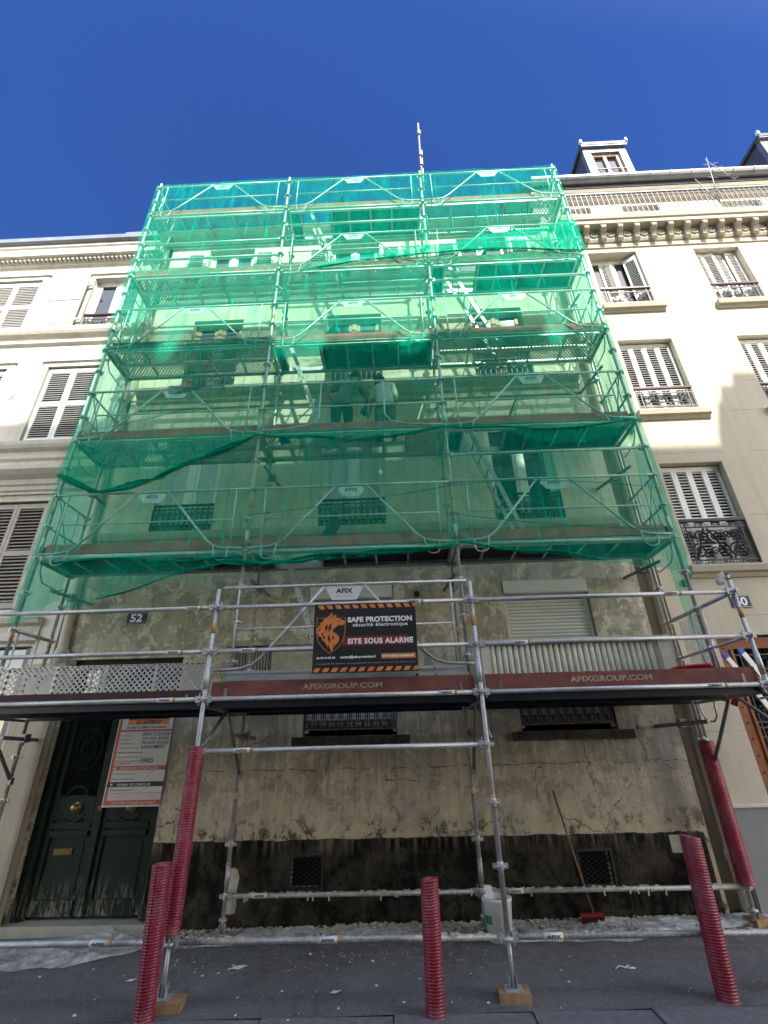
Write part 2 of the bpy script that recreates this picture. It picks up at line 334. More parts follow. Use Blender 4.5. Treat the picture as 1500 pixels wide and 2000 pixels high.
# ---------------------------------------------------------------- mesh builder
class MB:
    def __init__(s): s.v = []; s.f = []; s.mi = []; s.sm = []
    def add(s, vs_, fs, mi=0, smooth=False):
        b = len(s.v); s.v += [tuple(p) for p in vs_]
        for f in fs: s.f.append([i+b for i in f]); s.mi.append(mi); s.sm.append(smooth)
        return s
    def box(s, x0, x1, y0, y1, z0, z1, mi=0):
        x0, x1 = min(x0, x1), max(x0, x1); y0, y1 = min(y0, y1), max(y0, y1); z0, z1 = min(z0, z1), max(z0, z1)
        v = [(x, y, z) for z in (z0, z1) for y in (y0, y1) for x in (x0, x1)]
        return s.add(v, [(0, 2, 3, 1), (4, 5, 7, 6), (0, 1, 5, 4), (2, 6, 7, 3), (0, 4, 6, 2), (1, 3, 7, 5)], mi)
    def obox(s, c, ax, ay, az, mi=0):      # box from centre and three half-axis vectors
        c, ax, ay, az = map(Vector, (c, ax, ay, az))
        v = [c+i*ax+j*ay+k_*az for k_ in (-1, 1) for j in (-1, 1) for i in (-1, 1)]
        return s.add(v, [(0, 2, 3, 1), (4, 5, 7, 6), (0, 1, 5, 4), (2, 6, 7, 3), (0, 4, 6, 2), (1, 3, 7, 5)], mi)
    def tube(s, pts, r, n=8, mi=0, cap=True):
        pts = [Vector(p) for p in pts]; rr = r if isinstance(r, (list, tuple)) else [r]*len(pts)
        vs_ = []; t0 = (pts[1]-pts[0]).normalized()
        a = Vector((0, 0, 1)) if abs(t0.z) < .9 else Vector((1, 0, 0))
        u = t0.cross(a).normalized()
        for i, p in enumerate(pts):
            t = ((pts[min(i+1, len(pts)-1)]-pts[max(i-1, 0)])).normalized()
            u = (u - t*u.dot(t)).normalized(); w = t.cross(u)
            for k_ in range(n):
                q = 2*math.pi*k_/n; vs_.append(p + rr[i]*(math.cos(q)*u + math.sin(q)*w))
        fs = [(i*n+k_, i*n+(k_+1) % n, (i+1)*n+(k_+1) % n, (i+1)*n+k_) for i in range(len(pts)-1) for k_ in range(n)]
        s.add(vs_, fs, mi, n > 4)
        if cap:
            b = len(s.v)-len(vs_); m_ = len(pts)
            s.f += [[b+k_ for k_ in reversed(range(n))], [b+(m_-1)*n+k_ for k_ in range(n)]]; s.mi += [mi, mi]; s.sm += [False, False]
        return s
    def lathe(s, prof, cx=0, cy=0, n=20, a0=0., a1=2*math.pi, mi=0, smooth=True):   # prof: (r,z)
        full = abs(a1-a0-2*math.pi) < 1e-6; m_ = n if full else n+1
        vs_ = [(cx+r*math.cos(a0+(a1-a0)*k_/n), cy+r*math.sin(a0+(a1-a0)*k_/n), z) for r, z in prof for k_ in range(m_)]
        fs = [(i*m_+k_, i*m_+(k_+1) % m_, (i+1)*m_+(k_+1) % m_, (i+1)*m_+k_) for i in range(len(prof)-1) for k_ in range(n)]
        return s.add(vs_, fs, mi, smooth)
    def prism(s, poly, y0, y1, mi=0):      # polygon of (x,z) extruded in y (y0 front)
        n = len(poly); v = [(x, y0, z) for x, z in poly]+[(x, y1, z) for x, z in poly]
        return s.add(v, [list(range(n)), list(reversed(range(n, 2*n)))]+[(i, n+i, n+(i+1) % n, (i+1) % n) for i in range(n)], mi)
    def profile(s, prof, x0, x1, mi=0):    # closed profile of (y,z) swept along x
        n = len(prof); v = [(x0, y, z) for y, z in prof]+[(x1, y, z) for y, z in prof]
        return s.add(v, [list(range(n)), list(reversed(range(n, 2*n)))]+[(i, n+i, n+(i+1) % n, (i+1) % n) for i in range(n)], mi)
    def text(s, body, x0, x1, z0, z1, y, mi=0, bold=0., keep=False, shear=0., font_sp=1.):
        vs_, fs = text_mesh(body, bold, shear, font_sp)
        xs = [p[0] for p in vs_]; zs = [p[1] for p in vs_]
        w, h = max(xs)-min(xs), max(zs)-min(zs); sx = (x1-x0)/w; sz = (z1-z0)/h
        if keep: sz = min(sx, sz); sx = sz
        return s.add([(x0+(p[0]-min(xs))*sx, y, z0+(p[1]-min(zs))*sz) for p in vs_], fs, mi)
_tc = {}
def text_mesh(body, bold=0., shear=0., sp=1.):
    key = (body, bold, shear, sp)
    if key in _tc: return _tc[key]
    cu = bpy.data.curves.new('t', 'FONT'); cu.body = body; cu.size = 1; cu.offset = bold; cu.shear = shear; cu.space_character = sp
    cu.resolution_u = 3
    ob = bpy.data.objects.new('t', cu); COL.objects.link(ob)
    bpy.context.view_layer.update()
    me = bpy.data.meshes.new_from_object(ob.evaluated_get(bpy.context.evaluated_depsgraph_get()))
    r = ([tuple(v.co) for v in me.vertices], [list(p.vertices) for p in me.polygons])
    bpy.data.objects.remove(ob); bpy.data.curves.remove(cu); bpy.data.meshes.remove(me)
    _tc[key] = r; return r
for t_ in ('AFIX', 'GROUP.COM', 'AFIXGROUP.COM'): text_mesh(t_, .02)

ORG = {}
def props(o, label=None, cat=None, group=None, kind=None):
    if label: o['label'] = label
    if cat: o['category'] = cat
    if group: o['group'] = group
    if kind: o['kind'] = kind
    return o
def thing(name, label, cat, loc=(0, 0, 0), group=None, rz=0.):
    o = bpy.data.objects.new(name, None); COL.objects.link(o); o.empty_display_size = .2
    o.location = loc; o.rotation_euler = (0, 0, rz); ORG[o.name] = Vector(loc)
    return props(o, label, cat, group)
def build(mb, name, mats, parent=None, label=None, cat=None, group=None, kind=None, loc=None, local=False, flat=False, noprm=False):
    if not isinstance(mats, (list, tuple)): mats = [mats]
    org = Vector((0, 0, 0))
    if parent is not None: org = ORG[parent.name]
    elif loc is not None: org = Vector(loc)
    off = Vector((0, 0, 0)) if local else org
    me = bpy.data.meshes.new(name)
    me.from_pydata([tuple(Vector(p)-off) for p in mb.v], [], mb.f)
    for m_ in mats: me.materials.append(M[m_])
    me.polygons.foreach_set('material_index', mb.mi)
    me.polygons.foreach_set('use_smooth', [False]*len(mb.f) if flat else mb.sm)
    bm = bmesh.new(); bm.from_mesh(me)
    bmesh.ops.recalc_face_normals(bm, faces=bm.faces[:]) if not noprm else None
    bm.to_mesh(me); bm.free(); me.update()
    o = bpy.data.objects.new(name, me); COL.objects.link(o)
    if parent is not None: o.parent = parent; ORG[o.name] = org
    else: o.location = org; ORG[o.name] = org
    return props(o, label, cat, group, kind)
def copy_tree(o, parent=None):
    c = o.copy(); COL.objects.link(c)
    if parent is not None: c.parent = parent
    ORG[c.name] = ORG.get(o.name, Vector((0, 0, 0)))
    for ch in [q for q in o.children if q is not c]: copy_tree(ch, c)
    return c
def interp(pts, x):
    if x <= pts[0][0]: return pts[0][1]
    for (a, b), (c, d) in zip(pts, pts[1:]):
        if x <= c:
            t = (x-a)/(c-a); t = t*t*(3-2*t); return b+(d-b)*t
    return pts[-1][1]
# ================================================================ ground
def gz(x, y): return -.03 + .009*x + .028*(y+.75)
def sheet(name, x0, x1, y0, y1, nx, ny, zf, mat_, label=None):
    mb = MB(); vs_ = [(x0+(x1-x0)*i/nx, y0+(y1-y0)*j/ny) for j in range(ny+1) for i in range(nx+1)]
    mb.add([(x, y, zf(x, y)) for x, y in vs_], [(j*(nx+1)+i, j*(nx+1)+i+1, (j+1)*(nx+1)+i+1, (j+1)*(nx+1)+i) for j in range(ny) for i in range(nx)], 0, True)
    return build(mb, name, mat_, kind='structure')
sheet('pavement', -30, 34, -.93, 1.75, 120, 8, lambda x, y: gz(x, y)+.006*mnoise.noise((x*1.3, y*1.3, 0)), 'asphalt_pavement')
kb = MB(); x = -30.; rk = random.Random(3)
while x < 34:
    w = rk.uniform(.85, 1.15); z = gz(x+w/2, -1.1)
    kb.box(x, x+w-.012, -1.24, -.934, z-.25, z+.004+rk.uniform(-.002, .002)); x += w
build(kb, 'kerb', 'kerb_granite', kind='structure')
sheet('road', -60, 64, -8.3, -1.23, 40, 10, lambda x, y: -.16+.009*x-.004*(y+4.7)**2+.05, 'asphalt_road')
sheet('opposite_pavement', -60, 64, -9.52, -8.28, 20, 2, lambda x, y: -.03+.009*x, 'asphalt_pavement')
sheet('ground', -150, 150, -150, 150, 10, 10, lambda x, y: -.9, 'asphalt_road')

# ================================================================ building helpers
YF = 1.05
def wall(mb, x0, x1, z0, z1, y, ops, depth=.28, mi=0, mir=None, back=None):
    """front skin with real openings and reveals; ops: (xa,xb,za,zb)"""
    xs = sorted({x0, x1, *[o[0] for o in ops], *[o[1] for o in ops]}); zs = sorted({z0, z1, *[o[2] for o in ops], *[o[3] for o in ops]})
    xs = [v for v in xs if x0 <= v <= x1]; zs = [v for v in zs if z0 <= v <= z1]
    for a, b in zip(xs, xs[1:]):
        for c, d in zip(zs, zs[1:]):
            mx, mz = (a+b)/2, (c+d)/2
            if any(o[0] < mx < o[1] and o[2] < mz < o[3] for o in ops): continue
            mb.add([(a, y, c), (b, y, c), (b, y, d), (a, y, d)], [(0, 1, 2, 3)], mi)
    for (a, b, c, d) in ops:
        y2 = y+depth; r = mi if mir is None else mir
        for q in ([(a, y, c), (a, y2, c), (a, y2, d), (a, y, d)], [(b, y, c), (b, y, d), (b, y2, d), (b, y2, c)],
                  [(a, y, d), (a, y2, d), (b, y2, d), (b, y, d)], [(a, y, c), (b, y, c), (b, y2, c), (a, y2, c)]):
            mb.add(q, [(0, 1, 2, 3)], r)
    if back:   # sides, top and back
        mb.add([(x0, y, z0), (x0, back, z0), (x0, back, z1), (x0, y, z1)], [(0, 1, 2, 3)], mi)
        mb.add([(x1, y, z0), (x1, y, z1), (x1, back, z1), (x1, back, z0)], [(0, 1, 2, 3)], mi)
        mb.add([(x0, back, z0), (x1, back, z0), (x1, back, z1), (x0, back, z1)], [(0, 1, 2, 3)], mi)
        mb.add([(x0, y, z1), (x1, y, z1), (x1, back, z1), (x0, back, z1)], [(0, 1, 2, 3)], mi)
    return mb
def casement(parent, x0, x1, z0, z1, y, frame='white_paint', pane='glass', trans=0., bar=.055, name='window'):
    """two-leaf casement with its panes as sub-parts"""
    f = MB(); fw = .05
    f.box(x0, x0+fw, y-.03, y+.05, z0, z1); f.box(x1-fw, x1, y-.03, y+.05, z0, z1)
    f.box(x0+fw, x1-fw, y-.03, y+.05, z1-fw, z1); f.box(x0+fw, x1-fw, y-.03, y+.05, z0, z0+fw)
    xc = (x0+x1)/2; f.box(xc-.045, xc+.045, y-.04, y+.04, z0+fw, z1-fw)
    panes = []
    zt = z1-fw
    for a, b in ((x0+fw, xc-.045), (xc+.045, x1-fw)):
        f.box(a, a+bar, y-.02, y+.03, z0+fw, zt); f.box(b-bar, b, y-.02, y+.03, z0+fw, zt)
        f.box(a+bar, b-bar, y-.02, y+.03, zt-bar, zt); f.box(a+bar, b-bar, y-.02, y+.03, z0+fw, z0+fw+bar)
        for t in ([trans] if isinstance(trans, float) and trans else (trans or [])):
            f.box(a+bar, b-bar, y-.018, y+.028, t-.02, t+.02)
        panes.append((a+bar, b-bar, z0+fw+bar, zt-bar))
    w = build(f, name, frame, parent)
    for a, b, c, d in panes:
        p = MB(); p.box(a-.005, b+.005, y+.0, y+.012, c-.005, d+.005); build(p, 'pane', pane, w)
    dk = MB(); dk.box(x0-.02, x1+.02, y+.10, y+.12, z0-.02, z1+.02); build(dk, 'dark_backing', 'dark_void', w)  # black sheet behind the panes, standing for the unlit room
    return w
def louvre_leaf(parent, x0, x1, z0, z1, y, mat_, splits=(.5,), pitch=.052, sw=.055, ang=0., hinge=None, gap=.45):
    """one louvred shutter leaf: stiles, rails and tilted slats"""
    mb = MB(); t = .034
    mb.box(x0, x0+sw, y, y+t, z0, z1); mb.box(x1-sw, x1, y, y+t, z0, z1)
    rails = [z0]+[z0+(z1-z0)*s_ for s_ in splits]+[z1]
    for i, r in enumerate(rails):
        a = r if i == 0 else (r-.09 if i == len(rails)-1 else r-.04); mb.box(x0+sw, x1-sw, y+.002, y+t-.002, a, a+.09)
    for a, b in zip(rails, rails[1:]):
        a += .09 if a == rails[0] else .05; b -= .09 if b == rails[-1] else .04
        n = max(1, int((b-a)/pitch))
        for i in range(n):
            zc = a+(b-a)*(i+.5)/n
            mb.obox(((x0+x1)/2, y+t/2, zc), ((x1-x0)/2-sw+.004, 0, 0), (0, .017, .014), (0, -.003, .0045))
        mb.box(x0+sw-.004, x1-sw+.004, y+t+.012, y+t+.016, a, b, 1)  # black sheet that darkens the gaps between slats, in place of shade
    if ang:
        hx = x0 if hinge == 'l' else x1; ca, sa = math.cos(ang), math.sin(ang)
        mb.v = [(hx+(p[0]-hx)*ca-(p[1]-y)*sa, y+(p[0]-hx)*sa+(p[1]-y)*ca, p[2]) for p in mb.v]
    return build(mb, 'shutter', [mat_, 'black_paint'], parent)
def moulding(name, parent, mat_, x0, x1, y, prof):
    mb = MB(); mb.profile([(y-d, z) for d, z in prof]+[(y+.02, prof[-1][1]), (y+.02, prof[0][1])], x0, x1); return build(mb, name, mat_, parent)
def guard_bars(mb, x0, x1, z0, z1, y, n, mi=0):
    """old cast guard: rails, slim bars, ring heads and drop finials"""
    mb.box(x0, x1, y-.022, y+.022, z1-.03, z1, mi); mb.box(x0, x1, y-.012, y+.012, z0+.02, z0+.045, mi)
    mb.box(x0, x1, y-.01, y+.01, z1-.09, z1-.075, mi); mb.box(x0, x1, y-.01, y+.01, z0+.10, z0+.115, mi)
    st = (x1-x0)/n
    for i in range(n+1):
        x = x0+st*i; mb.box(x-.008, x+.008, y-.008, y+.008, z0, z1-.03, mi)
    for i in range(n):
        x = x0+st*(i+.5); w = st*.27
        mb.tube([(x-w, y, z0+.115), (x-w, y, z1-.16), (x-w*.6, y, z1-.105), (x, y, z1-.09), (x+w*.6, y, z1-.105), (x+w, y, z1-.16), (x+w, y, z0+.115)], .0065, 4, mi, False)
        mb.lathe([(.0, z0+.145), (.03, z0+.125), (.022, z0+.10), (.03, z0+.08), (.012, z0+.05), (0, z0+.045)], x, y, 6, mi=mi)
        mb.lathe([(.0, z1-.21), (.018, z1-.18), (.0, z1-.15)], x, y, 5, mi=mi)
def spiral(cx, cz, r, turns, a0, sgn=1, n=16):
    return [(cx+r*(1-.85*t/n)*math.cos(a0+sgn*turns*2*math.pi*t/n), cz+r*(1-.85*t/n)*math.sin(a0+sgn*turns*2*math.pi*t/n)) for t in range(n+1)]
def guard_scroll(mb, x0, x1, z0, z1, y, mi=0, thick=.011, dense=1):
    """scrollwork guard of S-curves and leaf spirals"""
    for z in (z0+.015, z1-.10, z0+.085): mb.box(x0, x1, y-.010, y+.010, z-.010, z+.010, mi)
    for x in (x0+.01, x1-.01, x0+.09, x1-.09): mb.box(x-.009, x+.009, y-.009, y+.009, z0, z1, mi)
    a, b, c, d = x0+.10, x1-.10, z0+.10, z1-.115
    n = max(3, round((b-a)/(d-c)*1.05)); st = (b-a)/n; h = d-c
    for i in range(n):
        xc = a+st*(i+.5); s_ = 1 if i % 2 == 0 else -1
        for up in (1, -1):
            cz = (c+d)/2+up*h*.23
            mb.tube([(p[0], y, p[1]) for p in spiral(xc+up*s_*st*.12, cz, h*.235, 1.6, math.pi/2*(-up), s_)], thick*.8, 4, mi, False)
            mb.tube([(p[0], y-.004, p[1]) for p in spiral(xc-up*s_*st*.34, cz+up*h*.02, h*.14, 1.3, math.pi*(.5+.5*up), -s_, 12)], thick*.65, 4, mi, False)
        mb.tube([(xc-s_*st*.42, y, c+.01), (xc-s_*st*.12, y, c+h*.3), (xc+s_*st*.12, y, c+h*.7), (xc+s_*st*.42, y, d-.01)], thick, 4, mi, False)
        for k_ in range(3*dense):
            q = k_*2.1+i; r_ = h*(.1+.28*((k_*.37+i*.21) % 1))
            px, pz = xc+r_*math.cos(q), (c+d)/2+r_*math.sin(q)
            mb.obox((px, y, pz), (.024*math.cos(q), 0, .024*math.sin(q)), (0, .008, 0), (-.010*math.sin(q), 0, .010*math.cos(q)), mi)
    for k_ in range(n*3):      # small ring band under the handrail and along the foot
        x = x0+.1+(x1-x0-.2)*(k_+.5)/(n*3)
        mb.tube([(x+.028*math.cos(t), y, z0+.05+.026*math.sin(t)) for t in [j*math.pi/4 for j in range(9)]], .006, 4, mi, False)
        mb.tube([(x+.026*math.cos(t), y, z1-.065+.024*math.sin(t)) for t in [j*math.pi/4 for j in range(9)]], .006, 4, mi, False)
def downpipe(parent, x, y, r, zs, mat_, shifts=()):
    mb = MB(); pts = [(x+interp(shifts, z) if shifts else x, y, z) for z in zs]
    mb.tube(pts, r, 14)
    z = zs[0]+.6
    while z < zs[-1]:
        xx = x+(interp(shifts, z) if shifts else 0); mb.lathe([(r, z-.05), (r*1.22, z-.045), (r*1.25, z+.03), (r*1.12, z+.05), (r, z+.055)], xx, y, 14); z += 2.02
    return build(mb, 'downpipe', mat_, parent)

# ================================================================ number 52, the house behind the scaffold
H = thing('house', 'old house with scraped olive plaster and dark green door, right behind the scaffold', 'house', (1.5, YF, 0))
WX = [(-2.08, -1.0), (.82, 1.98), (3.82, 4.98)]
door_op = (-2.76, -1.10, .06, 3.18)
ops = [door_op, (.74, 2.05, 2.06, 4.20), (3.75, 5.06, 2.06, 4.20)]
for a, b in WX: ops += [(a, b, 5.24, 7.28), (a, b, 8.34, 10.31), (a, b, 11.38, 12.72)]
ops += [(.68, 1.06, .40, .71), (4.22, 4.60, .36, .71)]
mb = wall(MB(), -3.0, 5.86, -.4, 13.0, YF, ops, .26, back=9)
build(mb, 'wall', 'plaster_52', H)
mb = MB(); yq = YF-.022
wall(mb, -1.09, 5.80, -.4, .84, yq, [(.68, 1.06, .40, .71), (4.22, 4.60, .36, .71)], .03)
NP = 230
for i in range(NP):
    xa, xb = -1.09+6.89*i/NP, -1.09+6.89*(i+1)/NP
    ea, eb = [.872+.016*mnoise.noise((q*3, 0, 0))+.012*mnoise.noise((q*13, 0, 2)) for q in (xa, xb)]
    mb.add([(xa, yq, .84), (xb, yq, .84), (xb, yq-.003, eb), (xa, yq-.003, ea)], [(0, 1, 2, 3)])
    mb.add([(xa, yq-.003, ea), (xb, yq-.003, eb), (xb, YF+.01, eb+.02), (xa, YF+.01, ea+.02)], [(0, 1, 2, 3)])
mb.add([(-1.09, yq, -.4), (-1.09, YF, -.4), (-1.09, YF, .87), (-1.09, yq, .86)], [(0, 1, 2, 3)]); mb.add([(5.8, yq, -.4), (5.8, YF, -.4), (5.8, YF, .87), (5.8, yq, .86)], [(0, 1, 2, 3)])
build(mb, 'plinth', 'plinth_52', H)
# rough swelling at the corner of the plinth where the plaster bulges
mb = MB(); mb.lathe([(0, .16), (.06, .17), (.085, .24), (.075, .38), (.09, .52), (.05, .60), (0, .62)], -.03, YF-.02, 9)
mb.v = [(p[0]+.02*mnoise.noise((p[0]*20, p[2]*14, 3)), YF-.02+(p[1]-YF+.02)*.6, p[2]) for p in mb.v]; build(mb, 'plaster_lump', 'gas_box', H)
# ledges
moulding('string_course', H, 'mould_52', -2.8, 5.78, YF, [(.0, 4.94), (.05, 4.97), (.05, 5.03), (.11, 5.08), (.13, 5.15), (.13, 5.21), (0, 5.235)])
moulding('string_course', H, 'mould_52', -2.84, 5.74, YF, [(.0, 7.86), (.04, 7.88), (.04, 7.98), (.09, 8.03), (.09, 8.10), (.15, 8.16), (.17, 8.26), (.17, 8.31), (0, 8.335)])
moulding('string_course', H, 'mould_52', -2.84, 5.74, YF, [(.0, 11.02), (.04, 11.04), (.04, 11.14), (.10, 11.2), (.10, 11.26), (.15, 11.30), (.15, 11.35), (0, 11.375)])
moulding('cornice', H, 'mould_52', -2.95, 5.8, YF, [(.0, 12.78), (.06, 12.80), (.08, 12.9), (.2, 13.0), (.26, 13.08), (.26, 13.14), (0, 13.16)])
mb = MB(); mb.profile([(YF-.2, 13.165), (YF+2.8, 14.5), (9, 13.1), (YF, 13.0)], -3.0, 5.86); rf = build(mb, 'roof', 'roof_zinc', H)
mb = MB(); mb.box(4.75, 5.55, 3.0, 3.6, 13.5, 16.3); mb.box(4.70, 5.6, 2.95, 3.65, 16.3, 16.42)
for q in range(3): mb.lathe([(.09, 16.42), (.075, 16.8), (.09, 16.83), (.06, 16.84)], 4.95+q*.22, 3.3, 10)
build(mb, 'chimney', 'chimney_brick', rf)
for q in (-1.9, .2):
    mb = MB(); mb.tube([(q, 2.6, 14.1), (q, 2.6, 14.75)], .05, 8); build(mb, 'vent_pipe', 'zinc', rf)
# upper windows and their cast guards
for i, (a, b) in enumerate(WX):
    casement(H, a, b, 5.24, 7.28, YF+.17, 'white_paint', ('glass_pale', 'glass_pale', 'glass')[i], [6.75], .06)
    casement(H, a, b, 8.34, 10.31, YF+.17, 'sash_wood', 'glass_blue', [9.2], .075)
    casement(H, a, b, 11.38, 12.72, YF+.17, 'white_paint', 'glass', [], .06)
    for z in (5.26, 8.36):
        mb = MB(); guard_bars(mb, a+.01, b-.01, z, z+.52, YF+.03, 11); build(mb, 'window_guard', 'iron', H)
    for sx in (a-.50, b+.04):
        louvre_leaf(H, sx, sx+.46, 11.42, 12.62, YF-.05, 'shutter_white', (.5,), .06)
    mb = MB(); mb.box(a-.03, b+.03, YF-.06, YF+.16, 11.39, 11.43); build(mb, 'sill', 'mould_52', H)
# street-level windows: roller shutters half hidden behind the platform
for a, b in ((.74, 2.05), (3.75, 5.06)):
    mb = MB(); mb.box(a+.012, b-.012, YF-.035, YF+.12, 3.985, 4.188); mb.box(a+.02, b-.02, YF-.045, YF-.033, 4.0, 4.02)
    sb = build(mb, 'shutter_box', 'pvc_white', H)
    mb = MB(); z = 2.14; k_ = 0
    while z < 3.98:
        mb.profile([(YF+.098, z), (YF+.088, z+.006), (YF+.084, z+.026), (YF+.09, z+.046), (YF+.10, z+.05)], a+.06, b-.06); z += .052
    mb.box(a+.015, a+.06, YF+.06, YF+.12, 2.1, 3.985); mb.box(b-.06, b-.015, YF+.06, YF+.12, 2.1, 3.985)
    build(mb, 'roller_shutter', 'pvc_white', H)
    mb = MB(); guard_bars(mb, a+.03, b-.04, 2.13, 2.98, YF+.02, 10); build(mb, 'window_guard', 'iron', H)
    mb = MB(); n = 30; x0, x1 = a-.13, b+.17
    for i in range(n):      # weathered, chipped sill slab
        xa, xb = x0+(x1-x0)*i/n, x0+(x1-x0)*(i+1)/n
        q = .012*mnoise.noise((xa*6, 0, 1.)); r_ = .014*mnoise.noise((xa*9, 4, 1.))
        mb.box(xa, xb, YF-.085+r_, YF+.16, 1.945+q, 2.055+q*.5)
    build(mb, 'sill', 'slab_dark', H)
# cellar vents with crossed wire mesh
for a, b, c, d in ((.68, 1.06, .40, .71), (4.22, 4.60, .36, .71)):
    mb = MB(); mb.box(a-.02, b+.02, YF+.12, YF+.14, c-.02, d+.02); yv = YF-.006
    mb.box(a-.03, a, yv-.03, yv+.03, c-.03, d+.03, 1); mb.box(b, b+.03, yv-.03, yv+.03, c-.03, d+.03, 1); mb.box(a, b, yv-.03, yv+.03, d, d+.03, 1); mb.box(a, b, yv-.03, yv+.03, c-.03, c, 1)
    s_ = -1.2
    for sg in (1, -1):
        t = -.5
        while t < 1.:
            p0 = [a, c+t*sg] if sg > 0 else [a, d-t]; L = b-a
            z0_, z1_ = (c+t, c+t+L*.62) if sg > 0 else (d-t, d-t-L*.62)
            xa, xb, za, zb = a, b, z0_, z1_
            # clip to the opening
            pts = []
            for u in [j/24 for j in range(25)]:
                xx, zz = xa+(xb-xa)*u, za+(zb-za)*u
                if c <= zz <= d: pts.append((xx, yv+.004*sg, zz))
            if len(pts) > 1: mb.tube([pts[0], pts[-1]], .0035, 4, 1, False)
            t += .048
    build(mb, 'cellar_vent', ['dark_void', 'iron'], H)
mb = MB(); mb.box(5.36, 5.52, yq-.012, yq+.01, .68, .86); mb.box(5.34, 5.54, yq-.006, yq+.01, .66, .88, 1); build(mb, 'gas_cover', ['gas_box', 'black_paint'], H)
# number plate
mb = MB(); mb.box(-2.085, -1.795, YF-.014, YF+.002, 3.70, 3.875); mb.box(-2.078, -1.802, YF-.016, YF-.013, 3.708, 3.712, 1); mb.box(-2.078, -1.802, YF-.016, YF-.013, 3.863, 3.867, 1)
mb.text('52', -2.035, -1.845, 3.725, 3.852, YF-.018, 1, .03); build(mb, 'number_plate', ['blue_plate', 'letter_white'], H)
# green double door
yd = YF+.12
mb = MB(); a, b, c, d = door_op; xm = -1.93
mb.box(a, a+.13, yd-.05, yd+.1, c, d); mb.box(b-.07, b, yd-.05, yd+.1, c, d); mb.box(a+.13, b-.07, yd-.05, yd+.1, d-.12, d)
mb.box(a+.13, b-.07, yd-.06, yd+.06, 2.62, 2.72)
mb.box(a+.13, b-.07, yd+.03, yd+.05, 2.72, d-.12, 1)
dr = build(mb, 'door_frame', ['door_green', 'glass'], H)
def leaf(x0, x1, grille):
    m_ = MB(); y0, y1 = yd, yd+.05; z0, z1 = .14, 2.62
    m_.box(x0, x0+.09, y0, y1, z0, z1); m_.box(x1-.09, x1, y0, y1, z0, z1)
    m_.box(x0+.09, x1-.09, y0+.025, y1, z0, 1.42)
    m_.box(x0+.09, x1-.09, y0-.002, y1-.002, z1-.1, z1); m_.box(x0+.09, x1-.09, y0-.02, y1-.002, .14, .30)
    m_.box(x0+.09, x1-.09, y0-.03, y1-.002, .96, 1.02); m_.box(x0+.09, x1-.09, y0-.015, y1-.002, 1.05, 1.11)
    m_.box(x0+.09, x1-.09, y0-.003, y1-.002, 1.14, 1.42)
    # arched head round the knob
    xc = (x0+x1)/2
    m_.tube([(x0+.10, y0-.004, 1.42), (xc-.15, y0-.004, 1.42)]+[(xc-.14*math.cos(t*math.pi/10), y0-.004, 1.42+.10*math.sin(t*math.pi/10)) for t in range(11)]+[(x1-.10, y0-.004, 1.42)], .018, 6)
    m_.tube([(xc-.17+.34*t/8, y0-.004, 1.20-.09*math.sin(math.pi*t/8)) for t in range(9)], .014, 6)
    m_.box(x0+.13, x1-.13, y0+.016, y0+.026, .36, .90); m_.box(x0+.14, x1-.14, y0-.012, y0, 1.17, 1.19)
    m_.box(x0+.09, x1-.09, y1-.012, y1+.002, 1.42, z1-.1, 1)
    return build(m_, 'door', ['door_green', 'dark_void'], H)
dl = leaf(-2.63, xm-.015, True); d2 = leaf(xm+.015, -1.17, True)
mb = MB(); mb.box(xm-.035, xm+.035, yd-.035, yd+.01, .14, 2.62); build(mb, 'door_stile', 'door_green', H)
mb = MB(); mb.obox((-1.93, yd-.04, 1.27), (.028, 0, .004), (0, .006, 0), (-.003, 0, .028)); build(mb, 'lock_plate', 'rust_iron', H)
for dd, x0, x1 in ((dl, -2.63, xm-.015), (d2, xm+.015, -1.17)):
    mb = MB(); a_, b_, c_, e_ = x0+.09, x1-.09, 1.44, 2.52
    for i in range(-9, 16):
        for sg in (1, -1):
            pts = [(a_+(b_-a_)*u, c_+i*.09+(u if sg > 0 else 1-u)*.95) for u in [j/30 for j in range(31)]]
            pts = [(p, yd+.012+.004*sg, q) for p, q in pts if c_ <= q <= e_]
            if len(pts) > 2: mb.tube([pts[0], pts[-1]], .006, 4, 0, False)
    xc, zc = (a_+b_)/2, 1.98
    for r_ in (.19, .10):
        mb.tube([(xc+r_*math.cos(t*math.pi/12), yd+.004, zc+r_*1.35*math.sin(t*math.pi/12)) for t in range(25)], .010, 5, 0, False)
    for q in range(8):
        t = q*math.pi/4; mb.tube([(xc+p[0], yd+.002, zc+p[1]*1.3) for p in spiral(.145*math.cos(t), .145*math.sin(t), .045, 1.2, t, 1 if q % 2 else -1, 10)], .006, 4, 0, False)
    build(mb, 'door_grille', 'door_green', dd)
    mb = MB(); mb.lathe([(.0, -.10), (.03, -.098), (.052, -.075), (.05, -.055), (.03, -.04), (.022, -.02), (.055, -.012), (.07, -.004), (.07, 0)], 0, 0, 18)
    kx = (x0+x1)/2+.02; mb.v = [(kx+p[0], yd+.004+p[2], 1.28+p[1]) for p in mb.v]; build(mb, 'door_knob', 'brass', dd)
mb = MB(); mb.box(-2.44, -2.20, yd-.004, yd+.03, .76, .83); mb.box(-2.42, -2.22, yd-.012, yd-.003, .775, .815); build(mb, 'letter_slot', 'dull_brass', dl)
mb = MB(); mb.box(-2.85, -1.0, YF-.10, YF+.4, -.2, .10); build(mb, 'doorstep', 'stone_lintel', H)
downpipe(H, 6.08, YF+.0, .066, [.05, 3, 6, 9, 12, 13.0], 'pipe_cream')
